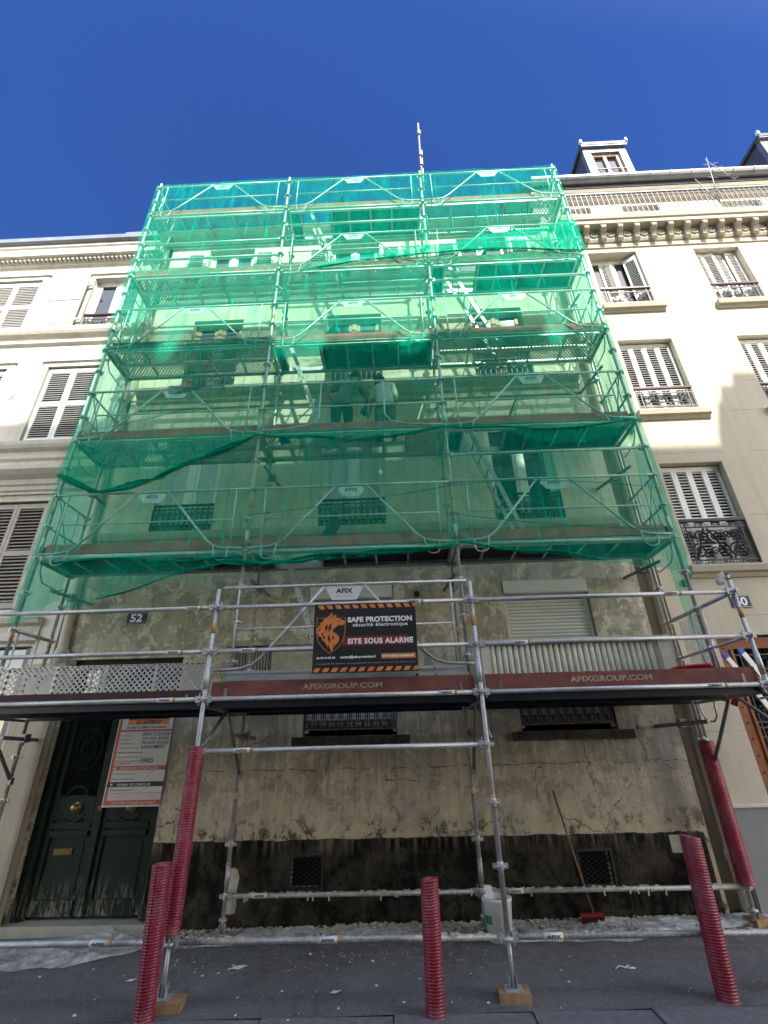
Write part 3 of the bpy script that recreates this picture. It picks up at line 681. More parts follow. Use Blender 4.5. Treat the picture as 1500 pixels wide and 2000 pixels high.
downpipe(H, -3.02, YF-.05, .07, [2.4, 3.4, 5, 6.8, 7.6, 8.0, 8.4, 10.2, 10.6, 10.9, 13], 'pipe_cream', [(2.4, .08), (6.8, -.06), (7.6, -.02), (8.0, -.10), (8.4, .02), (10.2, -.02), (10.6, -.12), (13, -.12)])
mb = MB(); mb.lathe([(.07, 3.02), (.10, 3.03), (.10, 3.30), (.085, 3.34), (.07, 3.35)], -2.95, YF-.05, 14); build(mb, 'pipe_collar', 'pipe_cream', H)
mb = MB(); mb.box(-3.36, -2.80, YF-.10, YF+.1, -.3, 3.02); mb.box(-3.40, -2.78, YF-.13, YF+.1, 3.02, 3.12); mb.box(-3.14, -2.80, YF-.12, YF-.09, -.3, 3.02); build(mb, 'pilaster', 'pilaster', H)
mb = MB(); mb.tube([(2.42, YF-.02, 4.03), (2.42, YF+.04, 4.03)], .05, 12); build(mb, 'air_vent', 'black_paint', H)

# ================================================================ number 54, white house on the left
L = thing('house', 'white stucco house with louvred shutters left of the scaffold', 'house', (-8, YF, 0))
ops = [(-7.12, -5.88, 10.18, 11.86), (-4.62, -3.50, 10.18, 11.82), (-6.9, -5.78, 7.20, 9.10), (-4.92, -3.84, 7.20, 9.10), (-5.05, -3.94, 3.98, 5.92), (-7.6, -6.5, 3.98, 5.92), (-5.6, -3.45, .1, 3.40), (-10.2, -9.0, 10.18, 11.86), (-10.2, -9, 7.2, 9.1)]
mb = wall(MB(), -16, -3.10, -.4, 12.6, YF-.03, ops, .2, back=10); build(mb, 'wall', 'stucco_54', L)
y4 = YF-.03
moulding('cornice', L, 'mould_54', -16, -3.12, y4, [(0, 12.28), (.05, 12.31), (.05, 12.37), (.08, 12.39), (.08, 12.46), (.19, 12.475), (.21, 12.49), (.21, 12.70), (.24, 12.74), (.25, 12.80), (0, 12.81)])
mb = MB(); x = -15.9
while x < -3.2: mb.box(x, x+.055, y4-.15, y4-.07, 12.395, 12.465); x += .105
build(mb, 'dentils', 'mould_54', L)
mb = MB(); mb.profile([(y4-.27, 12.815), (y4-.32, 12.86), (y4-.33, 12.97), (y4-.22, 12.97), (y4-.1, 12.815)], -16, -3.15); build(mb, 'gutter', 'zinc', L)
mb = MB(); mb.profile([(y4-.20, 12.815), (y4-.15, 12.95), (y4+3, 14.2), (10, 12.6)], -16, -3.12); rf = build(mb, 'roof', 'slate', L)
mb = MB(); mb.box(-4.05, -2.9, y4-.20, YF+.5, 12.98, 13.10); mb.box(-4.1, -2.85, y4-.25, YF+.55, 13.10, 13.15); build(mb, 'parapet_cap', 'zinc', rf)
moulding('string_course', L, 'mould_54', -16, -3.12, y4, [(0, 9.72), (.06, 9.76), (.06, 9.84), (.03, 9.86), (.03, 9.93), (.12, 9.97), (.15, 10.03), (.16, 10.14), (0, 10.16)])
moulding('string_course', L, 'mould_54', -16, -3.12, y4, [(0, 6.78), (.05, 6.82), (.05, 6.90), (.02, 6.92), (.02, 6.98), (.10, 7.02), (.13, 7.08), (.14, 7.16), (0, 7.18)])
moulding('string_course', L, 'mould_54', -16, -3.14, y4, [(0, 6.10), (.05, 6.14), (.05, 6.22), (.08, 6.24), (.08, 6.34), (.17, 6.40), (.24, 6.47), (.24, 6.55), (0, 6.57)])
moulding('string_course', L, 'mould_54', -16, -3.4, y4, [(0, 3.44), (.06, 3.48), (.06, 3.56), (.03, 3.58), (.03, 3.70), (.10, 3.74), (.13, 3.82), (0, 3.84)])
for (a, b, c, d) in ops[:6]:        # stepped window surrounds
    mb = MB()
    for o_, dp in ((.13, .012), (.075, .024)):
        mb.box(a-o_, a-.001, y4-dp, y4+.01, c, d+o_); mb.box(b+.001, b+o_, y4-dp, y4+.01, c, d+o_); mb.box(a-.001, b+.001, y4-dp, y4+.01, d+.001, d+o_)
    mb.box(a-.17, b+.17, y4-.05, y4+.01, d+.13, d+.17); build(mb, 'window_surround', 'mould_54', L)
def pair(P, a, b, c, d, y, mat_, **kw):
    m_ = (a+b)/2
    louvre_leaf(P, a+.02, m_-.004, c+.03, d-.03, y, mat_, **kw); louvre_leaf(P, m_+.004, b-.02, c+.03, d-.03, y, mat_, **kw)
for o_ in ops[:1]+ops[2:4]+ops[7:9]: pair(L, *o_, y4+.02, 'shutter_white')
for o_ in ops[4:6]: pair(L, *o_, y4+.02, 'shutter_grey', pitch=.058)
casement(L, -4.62, -3.50, 10.18, 11.82, y4+.14, 'white_paint', 'glass', [], .07)
mb = MB(); mb.box(-5.30, -4.70, y4-.115, y4-.080, 10.22, 11.80); mb.box(-5.28, -4.72, y4-.127, y4-.114, 11.0, 11.04); mb.box(-5.24, -4.77, y4-.124, y4-.114, 10.28, 10.94); mb.box(-4.995, -4.98, y4-.124, y4-.114, 11.06, 11.75); mb.box(-5.24, -5.01, y4-.121, y4-.114, 11.08, 11.73); mb.box(-4.965, -4.77, y4-.121, y4-.114, 11.08, 11.73); mb.box(-4.72, -4.60, y4-.09, y4-.06, 10.4, 10.45); mb.box(-4.72, -4.60, y4-.09, y4-.06, 11.5, 11.55)
build(mb, 'shutter', 'shutter_pale', L)
mb = MB(); guard_scroll(mb, -4.60, -3.52, 10.2, 10.62, y4+.02); mb.box(-4.61, -3.51, y4-.01, y4+.05, 10.62, 10.66, 1); build(mb, 'window_guard', ['iron_grey', 'handrail_red'], L)
for x, z in ((-5.45, 11.1), (-5.4, 8.3)):
    mb = MB(); mb.tube([(x, y4, z), (x, y4-.06, z+.01), (x, y4-.07, z-.06), (x-.03, y4-.07, z-.10)], .008, 5); build(mb, 'shutter_hook', 'iron', L)
mb = MB(); mb.box(-5.58, -3.47, y4+.12, y4+.16, .1, 3.38, 1)
for x in (-5.58, -4.52, -3.55): mb.box(x, x+.08, y4+.04, y4+.13, .1, 3.38)
mb.box(-5.58, -3.47, y4+.04, y4+.13, .1, .9); mb.box(-5.58, -3.47, y4+.05, y4+.13, 2.55, 2.63); build(mb, 'shop_front', ['stone_50', 'glass'], L)

# ================================================================ number 50, cream house on the right
Q = thing('house', 'cream stone house with bracketed cornice and balcony, right of the scaffold', 'house', (12, YF, 0))
y5 = YF
WR = [(6.78, 7.87), (9.17, 10.19), (11.56, 12.6), (13.95, 15.0)]
ops = []
for a, b in WR: ops += [(a, b, 4.33, 6.25), (a, b, 7.37, 9.22), (a, b, 10.18, 11.98)]
ops += [(6.74, 9.3, -.1, 3.26)]
mb = wall(MB(), 6.20, 18, -.4, 12.45, y5, ops, .27, back=11); build(mb, 'wall', 'stucco_50', Q)
mb = MB(); mb.box(5.86, 6.21, y5+.16, 9, -.3, 13.0); build(mb, 'side_wall', 'mould_50', Q)
moulding('cornice', Q, 'mould_50', 6.2, 18, y5, [(0, 12.10), (.03, 12.12), (.03, 12.24), (.06, 12.27), (.09, 12.33), (.09, 12.60), (.26, 12.615), (.28, 12.63), (.28, 12.74), (.31, 12.76), (.33, 12.84), (.33, 12.89), (0, 12.91)])
x = 6.36
while x < 17.6:
    mb = MB(); w = .105
    prof = [(y5-.085, 12.30), (y5-.12, 12.30), (y5-.15, 12.34), (y5-.13, 12.39), (y5-.16, 12.44), (y5-.21, 12.49), (y5-.245, 12.53), (y5-.25, 12.595), (y5-.08, 12.605)]
    prof = [(y5-.08-(y5-.08-p[0])*1.1, 12.605-(12.605-p[1])*1.18) for p in prof]
    mb.profile(prof, x, x+w)
    for k_ in range(3): mb.profile([(p[0]-.007, p[1]-.003) for p in prof[1:8]]+[(y5-.10, 12.57)], x+.012+k_*.031, x+.030+k_*.031)
    mb.box(x-.012, x+w+.012, y5-.262, y5-.08, 12.588, 12.612)
    build(mb, 'bracket', 'mould_50', Q)
    mb = MB(); mb.lathe([(.0, .02), (.03, .03), (.035, .012), (.065, .012), (.075, .03), (.09, .026), (.095, 0)], 0, 0, 16); mb.v = [(x+.245+p[0], y5-.092-p[2], 12.47+p[1]) for p in mb.v]
    for q in range(8): t = q*math.pi/4; mb.obox((x+.245+.05*math.cos(t), y5-.102, 12.47+.05*math.sin(t)), (.02*math.cos(t), 0, .02*math.sin(t)), (-.009*math.sin(t), 0, .009*math.cos(t)), (0, .008, 0))
    build(mb, 'rosette', 'mould_50', Q)
    x += .385
# attic storey behind the balcony
AW = [(6.9, 7.75), (8.55, 9.6), (11.2, 12.3), (13.6, 14.7)]
mb = wall(MB(), 6.2, 18, 12.85, 15.3, y5+.75, [(a, b, 12.95, 14.95) for a, b in AW], .2); build(mb, 'attic_wall', 'stucco_54', Q)
for a, b in AW: casement(Q, a, b, 12.95, 14.95, y5+.9, 'white_paint', 'glass', [], .06)
mb = MB(); yb = y5-.24; mb.box(6.25, 18, yb-.02, yb+.02, 13.82, 13.855, 1); mb.box(6.25, 18, yb-.012, yb+.012, 13.02, 13.045); x = 6.3
while x < 18: mb.box(x-.008, x+.008, yb-.008, yb+.008, 12.9, 13.82); x += .122
x = 6.3
while x < 18:
    mb.tube([(x+.03*math.cos(t*math.pi/4), yb, 13.765+.03*math.sin(t*math.pi/4)) for t in range(9)], .007, 4, 0, False); x += .0675
mb.box(6.25, 18, yb-.008, yb+.008, 13.715, 13.73); mb.box(6.25, 18, yb-.02, yb+.02, 13.802, 13.82)
build(mb, 'balcony_railing', ['iron_grey', 'iron_grey'], Q)
moulding('attic_cornice', Q, 'mould_50', 6.2, 18, y5+.75, [(0, 15.05), (.08, 15.1), (.10, 15.2), (.22, 15.26), (.26, 15.34), (0, 15.36)])
mb = MB(); mb.profile([(y5+.58, 15.36), (y5+.58, 15.62), (y5+.75, 15.62), (y5+.75, 15.36)], 6.2, 18); build(mb, 'attic_band', 'zinc', Q)
mb = MB(); prof = [(y5+.50+.15*math.cos(t), 15.80+.15*math.sin(t)) for t in [math.pi+q*math.pi/8 for q in range(9)]]
mb.profile(prof+[(y5+.62, 15.80), (y5+.40, 15.82)], 6.2, 18); x = 6.6
while x < 18: mb.profile([(y5+.50+.16*math.cos(t), 15.80+.16*math.sin(t)) for t in [math.pi+q*math.pi/8 for q in range(9)]], x, x+.03); x += .56
build(mb, 'gutter', 'zinc', Q)
mb = MB(); mb.profile([(y5+.55, 15.5), (y5+.60, 15.85), (y5+2.2, 18.3), (y5+5, 19.2), (11, 15.0)], 6.2, 18); build(mb, 'roof', 'slate', Q)
for x0 in (8.18, 13.45):
    yd_ = 1.85; x1 = x0+1.26; z0, z1 = 16.2, 18.1
    mb = MB(); mb.box(x0, x0+.20, yd_, yd_+.15, z0, z1-.12, 1); mb.box(x1-.20, x1, yd_, yd_+.15, z0, z1-.12, 1); mb.box(x0+.20, x1-.20, yd_+.002, yd_+.15, z1-.34, z1-.12, 1)
    mb.add([(x0+.01, yd_+.15, z0), (x0+.01, yd_+2.2, z1-.1), (x0+.01, yd_+.15, z1-.1)], [(0, 1, 2)], 0); mb.add([(x1-.01, yd_+.15, z0), (x1-.01, yd_+2.2, z1-.1), (x1-.01, yd_+.15, z1-.1)], [(0, 2, 1)], 0)
    mb.profile([(yd_-.10, z1-.12), (yd_-.12, z1-.02), (yd_+2.3, z1+.06), (yd_+2.3, z1-.12)], x0-.07, x1+.07, 0); mb.box(x0-.05, x1+.05, yd_-.085, yd_+.1, z1-.16, z1-.121, 1)
    for xx in (x0-.07, x1+.02): mb.obox((xx+.02, yd_-.10, z1+.02), (.03, 0, 0), (0, .04, 0), (0, 0, .07), 2)
    dm = build(mb, 'dormer', ['slate', 'zinc', 'white_paint'], Q)
    f = MB(); a, b = x0+.20, x1-.20; f.box(a, b, yd_+.14, yd_+.16, z0, z1-.34, 1)
    for xx in (a, (a+b)/2-.05, b-.09): f.box(xx, xx+.09, yd_+.08, yd_+.14, z0, z1-.34)
    f.box(a, b, yd_+.085, yd_+.138, z1-.44, z1-.34); build(f, 'window', ['sash_wood', 'glass'], dm)
    f = MB(); f.box(a, b, yd_-.02, yd_, z0+.62, z0+.65)
    for k_ in range(4):
        xa = a+(b-a)*k_/4; xb = a+(b-a)*(k_+1)/4
        f.tube([(xa, yd_-.01, z0+.2), (xb, yd_-.01, z0+.62)], .008, 4); f.tube([(xb, yd_-.01, z0+.2), (xa, yd_-.01, z0+.62)], .008, 4)
    build(f, 'window_guard', 'iron', dm)
mb = MB(); ya = y5-.27      # aerial strapped to the balcony rail
for a_, b_ in (((10.05, 13.2), (10.28, 15.0)), ((10.28, 15.0), (10.72, 13.9)), ((10.05, 13.2), (9.72, 14.1))): mb.tube([(a_[0], ya, a_[1]), (b_[0], ya-.05, b_[1])], .010, 6)
for u in (.25, .4, .55, .7, .85): mb.tube([(10.05+.23*u-.12, ya-.03, 13.2+1.8*u+.03), (10.05+.23*u+.12, ya-.03, 13.2+1.8*u-.03)], .006, 5); mb.tube([(10.28+.44*u-.10, ya-.06, 15-1.1*u-.04), (10.28+.44*u+.10, ya-.06, 15-1.1*u+.04)], .006, 5)
build(mb, 'aerial', 'galv_dark', label='metal aerial strapped to the balcony railing of the cream house', cat='aerial', loc=(10.2, ya, 13.2))
# shutters of the three storeys
def four(a, b, c, d, y, splits, mat_='shutter_white'):
    w = (b-a-.03)/4
    for q in range(4): louvre_leaf(Q, a+.015+w*q+.002, a+.015+w*(q+1)-.002, c+.02, d-.02, y, mat_, splits, .056, .045)
for i, (a, b) in enumerate(WR):
    four(a, b, 4.33, 6.25, y5+.13, (.37,)); four(a, b, 7.37, 9.22, y5+.12, (.35,))
    if i == 0:
        casement(Q, a, b, 10.18, 11.98, y5+.25, 'white_paint', 'glass', [], .06)
        w = .27; h = b-.03
        louvre_leaf(Q, h-w, h, 10.2, 11.9, y5+.04, 'shutter_white', (.3,), .05, .04, R(-32), 'r')
        louvre_leaf(Q, h-w*1.85-w, h-w*1.85, 10.2, 11.9, y5+.04+.143, 'shutter_white', (.3,), .05, .04, R(-10), 'r')
    else:
        w = (b-a-.05)/4
        for q in range(4): louvre_leaf(Q, a+.015+(w+.002)*q+(.02 if q > 1 else 0), a+.015+(w+.002)*q+w-.004+(.02 if q > 1 else 0), 10.2, 11.96, y5+(.13 if q in (0, 3) else .16), 'shutter_white', (.3,), .05, .04, R((0, -12, 6, 0)[q]), 'l')
    mb = MB(); guard_scroll(mb, a+.01, b-.01, 4.36, 5.12, y5+.03, 0, .019, 7); mb.box(a, b, y5+.0, y5+.06, 5.12, 5.16, 1); mb.box(a, a+.02, y5+.01, y5+.05, 4.36, 5.12); mb.box(b-.02, b, y5+.01, y5+.05, 4.36, 5.12)
    build(mb, 'window_guard', ['iron', 'iron'], Q)
    for z in (7.42, 10.24):
        mb = MB(); guard_scroll(mb, a+.01, b-.01, z, z+.50, y5+.01, 0, .011, 2); mb.box(a, b, y5-.02, y5+.04, z+.50, z+.54, 1); build(mb, 'window_guard', ['iron_grey', 'handrail_red'], Q)
    for z in (4.33, 7.37, 10.18):
        mb = MB(); mb.profile([(y5-.03, z-.19), (y5-.05, z-.13), (y5-.10, z-.11), (y5-.12, z-.02), (y5-.11, z), (y5+.27, z+.005), (y5+.0, z-.19)], a-.10, b+.12); build(mb, 'sill', 'mould_50', Q)
mb = MB(); yq5 = y5-.03; mb.box(6.21, 6.73, yq5, y5+.1, -.4, 1.13); mb.box(6.205, 6.73, yq5-.02, y5+.1, 1.13, 1.16, 1); build(mb, 'plinth', ['stone_50', 'stucco_54'], Q)
# rust-brown iron entrance with black grille
yd5 = y5+.10
mb = MB(); mb.box(6.75, 6.95, yd5-.03, yd5+.06, -.1, 3.24); mb.box(6.95, 9.28, yd5-.03, yd5+.06, 3.08, 3.24); mb.box(6.95, 9.28, yd5-.03, yd5+.06, 2.62, 2.74); mb.box(6.95, 9.28, yd5-.03, yd5+.06, -.1, .8); mb.box(7.95, 8.1, yd5-.028, yd5+.06, .8, 2.62); mb.box(6.98, 9.25, yd5+.10, yd5+.12, -.1, 3.2, 1)
mb.box(6.93, 6.97, yd5-.05, yd5-.02, -.1, 3.08)
for k_ in range(16):
    z = .1+k_*.2; mb.lathe([(0, .016), (.012, .013), (.018, 0)], 0, 0, 8)
    n_ = 3*8; mb.v[-n_:] = [(6.85+p[0], yd5-.03-p[2], z+p[1]) for p in mb.v[-n_:]]
er = build(mb, 'entrance_frame', ['rust_iron', 'dark_void'], Q)
mb = MB(); guard_scroll(mb, 7.0, 9.2, 2.72, 3.10, yd5+.03, 0, .014, 3)
for k_ in range(3): guard_scroll(mb, 6.97, 7.95, .82+k_*.6, 1.42+k_*.6, yd5+.03, 0, .014, 3)
build(mb, 'entrance_grille', 'iron', er)
mb = MB(); mb.box(7.15, 7.435, y5-.014, y5+.002, 3.665, 3.85); mb.box(7.158, 7.427, y5-.016, y5-.013, 3.673, 3.677, 1); mb.box(7.158, 7.427, y5-.016, y5-.013, 3.838, 3.842, 1)
mb.text('50', 7.20, 7.385, 3.69, 3.825, y5-.018, 1, .03); build(mb, 'number_plate', ['blue_plate', 'letter_white'], Q)
for x, z in ((6.42, 6.93), (6.52, 4.02)):
    mb = MB(); mb.box(x, x+.09, y5-.05, y5+.01, z, z+.10); build(mb, 'wall_anchor', 'black_paint', Q)

# ================================================================ the row across the street (behind the camera): its roofline throws the shade
O = thing('apartment_building', 'long pale apartment building on the opposite side of the street', 'building', (4, -9.5, 0))
BW = []
for k_ in range(9):
    for fl in range(5): BW.append((-8+k_*2.6, -6.9+k_*2.6, 4.2+fl*3.0, 6.2+fl*3.0))
mb = wall(MB(), -9, 16, -.5, 18.95, -9.5, [], .2, back=-20); mb2 = MB()
build(mb, 'wall', 'opposite_stucco', O)
mb = MB()
for a, b, c, d in BW: mb.box(a, b, -9.5, -9.47, c, d)
build(mb, 'window_band', 'glass', O)
for a, b, h in ((-8, -4.5, 19.5), (-4.3, 1.5, 20.0), (2.0, 3.58, 19.72), (4.55, 5.80, 19.45), (6.42, 8.38, 19.72), (8.75, 10.1, 19.5), (12.15, 12.34, 19.9), (12.34, 12.50, 20.3), (12.50, 12.66, 19.95), (12.66, 13.1, 20.6), (13.1, 15.2, 20.4)):
    mb = MB(); mb.box(a, b, -10.2, -9.52, 18.95, h-.06); mb.box(a-.02, b+.02, -10.22, -9.50, h-.06, h)
    build(mb, 'chimney', 'chimney_brick', O)
# ================================================================ scaffold
XS = [-2.97, 0.0, 2.97, 5.955]; YO, YM, YI = -.742, 0., .73
DZ = [2.4, 4.4, 6.4, 8.4, 10.4, 12.4]
S = thing('scaffold', 'galvanised steel tube scaffold of six decks standing in front of the old house', 'scaffold', (1.5, 0, 0))
ORGS = ORG[S.name]
def ros_mb():
    m_ = MB(); m_.lathe([(.024, -.006), (.060, -.005), (.064, 0), (.060, .005), (.024, .006)], 0, 0, 12)
    m_.lathe([(.025, -.035), (.031, -.03), (.031, .03), (.025, .035)], 0, 0, 10)
    for q in range(4):
        t = q*math.pi/2; m_.obox((.052*math.cos(t), .052*math.sin(t), .0), (.018*math.cos(t), .018*math.sin(t), 0), (-.010*math.sin(t), .010*math.cos(t), 0), (0, 0, .020))
    return m_
ros0 = None
def standard(x, y, z0, z1, zr0, mat_='galv', jack=None, tape=()):
    global ros0
    m_ = MB(); m_.tube([(x, y, z0), (x, y, z1)], .0242, 12)
    z = zr0 % 2.0
    while z < z1:
        if z > z0+.1: m_.tube([(x, y, z+.10), (x, y, z+.32)], .0290, 12)       # spigot joints every 2 m
        z += 2.0
    for t in tape: m_.tube([(x, y, t), (x, y, t+.12)], .0252, 12, 1)
    if jack is not None:
        m_.tube([(x, y, jack), (x, y, z0)], .019, 10); m_.box(x-.075, x+.075, y-.075, y+.075, jack, jack+.008)
        m_.lathe([(.024, z0-.05), (.05, z0-.045), (.05, z0-.02), (.024, z0-.015)], x, y, 8)
        for sg in (1, -1): m_.obox((x+sg*.03, y, jack+.05), (.003, 0, 0), (0, .03, 0), (0, 0, .04))
    st = build(m_, 'standard', [mat_, 'orange_tape'], S)
    z = zr0
    while z < z1-.03:
        if z > z0+.02:
            if ros0 is None:
                ros0 = build(ros_mb(), 'rosette', mat_, st, local=True); r_ = ros0
            else: r_ = ros0.copy(); COL.objects.link(r_); r_.parent = st
            r_.location = Vector((x, y, z))-ORGS
        z += .5
    return st
for i, x in enumerate(XS):
    g_ = gz(x, YO)
    standard(x, YO, .42, 3.62 if i else 3.55, .4, 'galv', g_+.065, (1.35, 3.1))
    standard(x, YM, 2.36, 13.62, 2.4, 'galv', None, (3.28, 5.1, 9.05))
    standard(x, YI, .22, 13.55, .4, 'galv_dirty' if i < 3 else 'galv', gz(x, YI)+.05, (1.35, 3.3, 5.2))
# gin pole rising above the third standard
mb = MB(); mb.tube([(3.0, .03, 13.0), (3.05, .03, 15.7)], .024, 10); mb.tube([(3.03, .08, 13.1), (3.07, .06, 14.6)], .022, 10, 1); mb.lathe([(0, 15.2), (.05, 15.22), (.05, 15.42), (0, 15.44)], 3.05, .03, 10); mb.lathe([(.02, 15.7), (.03, 15.74), (0, 15.85)], 3.05, .03, 8)
for z in (13.9, 14.3): mb.lathe([(.024, z), (.06, z+.005), (.06, z+.03), (.024, z+.035)], 3.03, .04, 8)
build(mb, 'gin_pole', ['galv_dark', 'galv'], S)
def ledger(x0, x1, y, z, mat_='galv', tag=None, r=.0242):
    m_ = MB(); m_.tube([(x0+.05, y, z), (x1-.05, y, z)], r, 10)
    for xx, sg in ((x0, 1), (x1, -1)):
        m_.box(xx+sg*.030, xx+sg*.085, y-.026, y+.026, z-.034, z+.034)
        m_.box(xx+sg*.045, xx+sg*.056, y-.008, y+.008, z-.062, z+.07)
    if tag is not None:
        m_.tube([(tag-.085, y, z), (tag+.085, y, z)], r+.001, 10, 1); m_.tube([(tag+.085, y, z), (tag+.115, y, z)], r+.0012, 10, 3)
        m_.text('AFIX', tag-.062, tag+.062, z-.010, z+.012, y-r-.0022, 2, .03)
    return build(m_, 'ledger', [mat_, 'label_white', 'letter_black', 'orange_tape'], S)
for i in range(3):
    for z in DZ[1:]:
        ledger(XS[i], XS[i+1], YM, z); ledger(XS[i], XS[i+1], YI, z, 'galv_dirty')
    ledger(XS[i], XS[i+1], YI, 2.4, 'galv_dirty'); ledger(XS[i], XS[i+1], YM, 2.38, 'galv_dirty')
    ledger(XS[i], XS[i+1], YO, 2.40, 'galv', (-.42, 2.6, 5.42)[i])
    ledger(XS[i], XS[i+1], YO, 2.90, 'galv', (-.42, .42, 3.45)[i])
    ledger(XS[i], XS[i+1], YO, 3.40, 'galv', (-.28, 2.3, 5.25)[i])
    ledger(XS[i], XS[i+1], YO, .40, 'galv_dirty' if i else 'galv', (-.63, 1.4, 3.36)[i])
ledger(0, 2.97, YO, 1.90, 'galv', .47)
ledger(0, 2.97, YI, .40, 'galv_dirty', .4); ledger(2.97, 5.955, YI, .40, 'galv_dirty', 3.35)
ledger(2.97, 5.955, YM, 5.9, 'galv'); ledger(0, 2.97, YM, 11.85, 'galv'); ledger(2.97, 5.955, YM, 9.9, 'galv')
ledger(-2.97, 0, YM, 11.4, 'galv'); ledger(-2.97, 0, YM, 10.9, 'galv')
# mortar crumbs stuck along the low ledgers
rk = random.Random(5); mb = MB()
for k_ in range(150):
    y = rk.choice((YI, YI, YO)); x = rk.uniform(.1, 5.9); r_ = rk.uniform(.005, .014)
    mb.obox((x, y+rk.uniform(-.012, .012), .40+.022), (r_*rk.uniform(1, 2.2), 0, r_*rk.uniform(-.4, .4)), (0, r_, 0), (r_*.2, 0, r_*.8))
for k_ in range(26):
    x = rk.uniform(.15, 5.6); h = rk.uniform(.02, .07); mb.obox((x, YI-.026, .40-h*.4), (.008, 0, .004), (0, .003, 0), (rk.uniform(-.006, .006), 0, h*.5))
build(mb, 'mortar_crumbs', 'crumb', S, kind='stuff')
for i, x in enumerate(XS):
    for z in DZ[1:]:
        mb = MB(); mb.tube([(x, YM+.05, z), (x, YI-.05, z)], .0242, 8); mb.tube([(x, YM+.05, z-.03), (x, YI-.05, z-.03)], .015, 6); build(mb, 'transom', 'galv_dirty', S)
    mb = MB(); mb.tube([(x, YO+.05, 2.4), (x, YI-.05, 2.4)], .0242, 8); mb.tube([(x, YO+.05, 2.33), (x, YI-.05, 2.33)], .018, 6); build(mb, 'transom', 'galv_dirty', S)
    mb = MB(); mb.tube([(x+.03, YI-.02, 1.62), (x+.03, YM-.02, 2.34)], .021, 8); mb.obox((x+.03, YI-.03, 1.62), (.03, 0, 0), (0, .03, 0), (0, 0, .04)); build(mb, 'bracket_strut', 'galv_dark', S)
    mb = MB(); mb.tube([(x+.05, YO+.02, 1.95 if i else 1.6), (x+.05, YM-.1, 2.34)], .018, 8); build(mb, 'bracket_strut', 'galv_dark', S)
# wall ties
for x, z, dx in ((-2.97, 5.85, .0), (5.955, 5.8, -.35), (0, 6.05, .14), (2.97, 4.1, -.12), (0, 4.1, .1), (5.955, 4.2, -.3), (5.955, 2.1, -.4), (-2.97, 4.05, .25), (2.97, 2.05, .08), (0, 2.08, .08), (-2.97, 2.12, .07), (5.955, 9.8, -.2), (5.955, 7.9, -.2)):
    mb = MB(); mb.tube([(x+dx*.2, YM+.35, z), (x+dx, YF-.01, z-.02)], .0242, 8); mb.obox((x+dx*.5, YI, z), (.05, 0, 0), (0, .045, 0), (0, 0, .05)); mb.tube([(x+dx*.5+.05, YI-.06, z+.04), (x+dx*.5+.05, YI-.06, z-.09)], .009, 6)
    build(mb, 'wall_tie', 'galv_dark', S)
# decks
def perf_plank():
    m_ = MB(); L = 2.90; W = .325; zt = 0.
    m_.box(0, L, -W/2, -W/2+.004, -.068, zt); m_.box(0, L, W/2-.004, W/2, -.068, zt)
    m_.box(0, L, -W/2+.004, -W/2+.03, -.068, -.064); m_.box(0, L, W/2-.03, W/2-.004, -.068, -.064)
    for k_ in range(6): x = .0+k_*(L-.03)/5; m_.box(x, x+.03, -W/2+.004, W/2-.004, -.05, -.006)
    m_.box(0, L, -W/2+.004, W/2-.004, -.004, -.0015, 1)
    for xx in (-.03, L-.0): m_.box(xx, xx+.03, -W/2+.05, W/2-.05, -.05, .0)
    return m_
pp0 = None
def plank(x, y, z):
    global pp0
    if pp0 is None: pp0 = build(perf_plank(), 'deck_plank', ['alu', 'perforated'], S, local=True); o = pp0
    else: o = pp0.copy(); COL.objects.link(o); o.parent = S
    o.location = Vector((x, y, z))-ORGS; return o
def hatch_deck(x0, x1, y0, y1, z, hatch=None, mat_='ply_under', edge='alu', dp=.075):
    m_ = MB(); a, b, c, d = x0+.05, x1-.05, y0, y1
    m_.box(a, b, c, c+.035, z-dp, z+.012); m_.box(a, b, d-.035, d, z-dp, z+.012); m_.box(a, b, c-.006, c, z-dp, z-dp+.018); m_.box(a, b, c-.006, c, z-.012, z+.008)
    for xx in (a, b-.03): m_.box(xx, xx+.03, c+.035, d-.035, z-.06, z+.005)
    k_ = a+.35
    while k_ < b-.2:
        if not hatch or not (hatch[0]-.05 < k_ < hatch[1]+.02): m_.box(k_, k_+.03, c+.035, d-.035, z-.055, z-.012)
        k_ += .47
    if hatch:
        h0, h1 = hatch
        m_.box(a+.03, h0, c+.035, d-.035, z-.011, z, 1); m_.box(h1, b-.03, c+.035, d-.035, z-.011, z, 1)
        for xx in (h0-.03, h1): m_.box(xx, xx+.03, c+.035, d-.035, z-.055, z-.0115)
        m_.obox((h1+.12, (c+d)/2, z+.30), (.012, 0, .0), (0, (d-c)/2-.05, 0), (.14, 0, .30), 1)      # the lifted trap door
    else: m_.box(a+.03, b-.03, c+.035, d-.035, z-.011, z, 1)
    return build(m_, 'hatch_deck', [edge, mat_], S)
kinds = {1: 'sms', 2: 'pph', 3: 'php', 4: 'pph', 5: 'php'}
hx = {(2, 2): (3.28, 3.95), (3, 1): (.22, .88), (4, 2): (3.30, 3.95), (5, 1): (.30, .95), (1, 1): (.30, .98)}
for lv, ks in kinds.items():
    for i, k_ in enumerate(ks):
        z = DZ[lv]+.055
        if (lv, i) == (1, 1): hatch_deck(XS[i], XS[i+1], .045, .69, z, hx[(1, 1)])
        elif k_ == 'p': plank(XS[i]+.035, .205, z); plank(XS[i]+.035, .535, z)
        elif k_ == 's': hatch_deck(XS[i], XS[i+1], .045, .69, z)
        else: hatch_deck(XS[i], XS[i+1], .045, .69, z, hx[(lv, i)])
